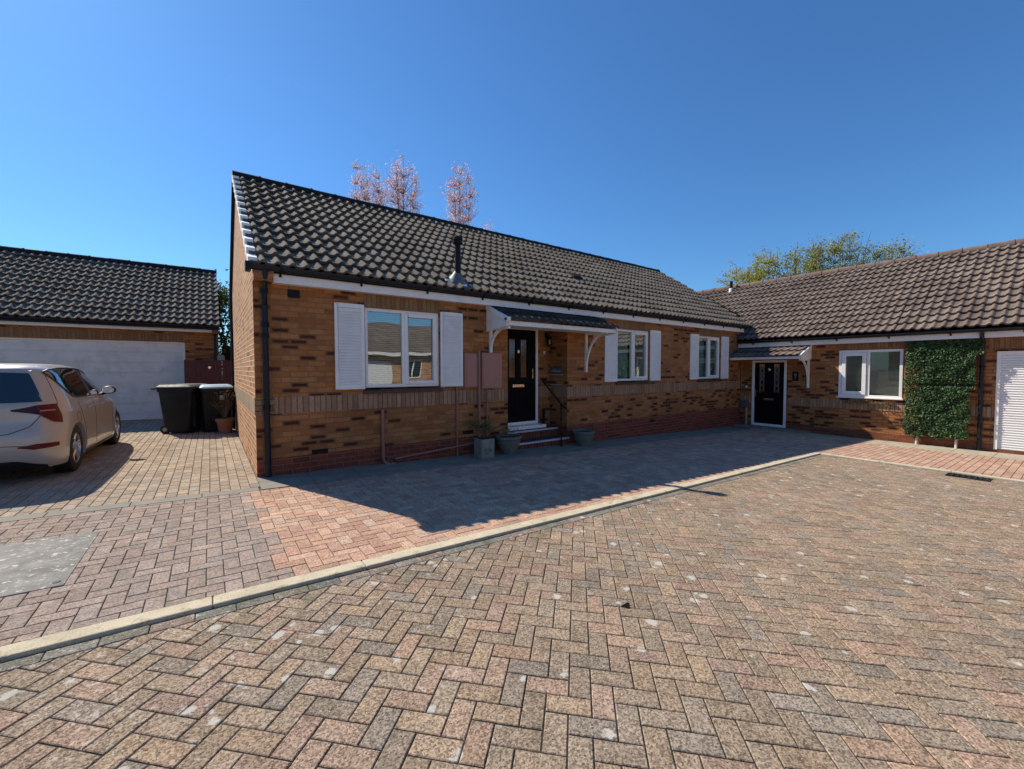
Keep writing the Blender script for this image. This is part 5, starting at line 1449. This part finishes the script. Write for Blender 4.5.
    # wheels
    M['alloy'] = plain('alloy', (.55, .55, .56), .3, .1, 20, metal=.9)
    for wy in WY:
        for sx in (1, -1):
            xo = sx*.752
            tf = lambda r_, a, h, sx=sx, wy=wy: Vector((xo+sx*h, wy+r_*math.cos(a), WR+r_*math.sin(a)))
            m = MB(); m.lathe([(.19, -.10), (.28, -.10), (.308, -.085), (.315, -.06), (.315, .06), (.308, .085), (.285, .098), (.215, .098), (.205, .085), (.20, -.10)], (0, 0, 0), 40, tf=tf)
            ty = fix(m.build('wheel', M['rubber'], root, smooth=True))
            m = MB(); m.lathe([(.205, .05), (.206, .090), (.192, .092), (.185, .05)], (0, 0, 0), 40, tf=tf)
            for k in range(5):
                for off_ in (-.16, .16):
                    a = 2*math.pi*k/5+.3
                    p_ = [tf(.045, a+off_*2.2, .075), tf(.12, a+off_*.9, .068), tf(.198, a+off_*.75, .080)]; m.tube(p_, [.020, .013, .013], 6)
            m.lathe([(.0, .085), (.035, .085), (.055, .07), (.06, .03)], (0, 0, 0), 16, tf=tf)
            fix(m.build('rim', M['alloy'], ty, smooth=True))
            m = MB(); m.lathe([(0, .02), (.13, .02), (.135, .0)], (0, 0, 0), 24, tf=tf); fix(m.build('brake_disc', plain('brake_steel', (.12, .11, .10), .5, metal=.6), ty))
            m = MB(); m.lathe([(.0, -.11), (.355, -.11), (.358, .05)], (0, 0, 0), 30, tf=lambda r_, a, h, wy=wy, sx=sx: Vector((sx*(.76+h-.0), wy+r_*math.cos(a), max(.20, WR+r_*math.sin(a))))); fix(m.build('arch_liner', M['cardark'], root))
    m = MB(); m.box(-.72, .72, .3, 3.8, .16, .19); fix(m.build('underbody', M['cardark'], root))
    return root
angf = None
car = make_car(-2.36, 7.32, gz(-2.4)+DZ-.02); car.rotation_euler = (0, 0, R(-1.6))

# ------------------------------------------------------------------ house across the road, behind the camera (seen only as a reflection)
op = thing('opposite_bungalow', 'brick bungalow across the road with white windows and brown roof', 'house', (5, -13.5, 0))
frO = lambda u, z, d: (u, -13.5+d, z)
oh = [(-1.0, .2, .9, 2.1), (1.0, 3.4, -.1, 2.1), (4.4, 5.6, .9, 2.1), (7.2, 9.6, -.1, 2.1), (10.5, 11.7, .9, 2.1)]
w = MB(); wall_sheet(w, frO, -8, 20, -.7, 2.6, oh, .08); w.build('front_wall', M['brick_gable'], op, weld=False, recalc=False)
for h in oh:
    if h[2] > .5: 
        m = MB(); a, b_, c, d_ = h
        for q in ((a, a+.07, c, d_), (b_-.07, b_, c, d_), (a+.07, b_-.07, d_-.07, d_), (a+.07, b_-.07, c, c+.07), ((a+b_)/2-.04, (a+b_)/2+.04, c+.07, d_-.07)): m.fbox(frO, *q, -.07, -.01)
        wo = m.build('window', M['upvc'], op); m = MB(); m.fbox(frO, a+.07, b_-.07, c+.07, d_-.07, -.05, -.045); m.build('pane', M['cglass'], wo)
    else:
        m = MB(); m.fbox(frO, *h, -.08, -.04); m.build('garage_door', M['roller'], op)
m = MB(); m.prism([(-13.0, 2.6), (-13.0, 2.66), (-17.2, 4.7), (-21.4, 2.66), (-21.4, 2.6)], -8.3, 20.3, lambda t, p, q: (t, p, q)); m.build('roof', M['tile_wing'], op)
m = MB(); m.box(-8.2, 20.2, -13.05, -13.0, 2.42, 2.6); m.build('fascia', M['fascia'], op)

nb = thing('neighbouring_bungalow', 'brick bungalow on the far left side of the close with brown roof', 'house', (-16, 0, .4))
frN = lambda u, z, d: (-16+d, u, z)
w = MB(); wall_sheet(w, frN, -9, 9, -.3, 3.0, [(-6, -4.6, 1.2, 2.4), (-1, 1.5, .2, 2.4), (4, 5.4, 1.2, 2.4)], .08); w.build('front_wall', M['brick'], nb, weld=False, recalc=False)
for h in ((-6, -4.6, 1.2, 2.4), (4, 5.4, 1.2, 2.4)):
    m = MB(); a, b_, c, d_ = h
    for q in ((a, a+.07, c, d_), (b_-.07, b_, c, d_), (a+.07, b_-.07, d_-.07, d_), (a+.07, b_-.07, c, c+.07), ((a+b_)/2-.04, (a+b_)/2+.04, c+.07, d_-.07)): m.fbox(frN, *q, -.07, -.01)
    wo = m.build('window', M['upvc'], nb); m = MB(); m.fbox(frN, a+.07, b_-.07, c+.07, d_-.07, -.05, -.045); m.build('pane', M['cglass'], wo)
m = MB(); m.fbox(frN, -1, 1.5, .2, 2.4, -.08, -.04); m.build('garage_door', M['roller'], nb)
m = MB(); m.prism([(-15.6, 2.95), (-15.6, 3.0), (-20, 5.9), (-24.4, 3.0), (-24.4, 2.95)], -9.3, 9.3, lambda t, p, q: (p, t, q)); m.build('roof', M['tile_wing'], nb)
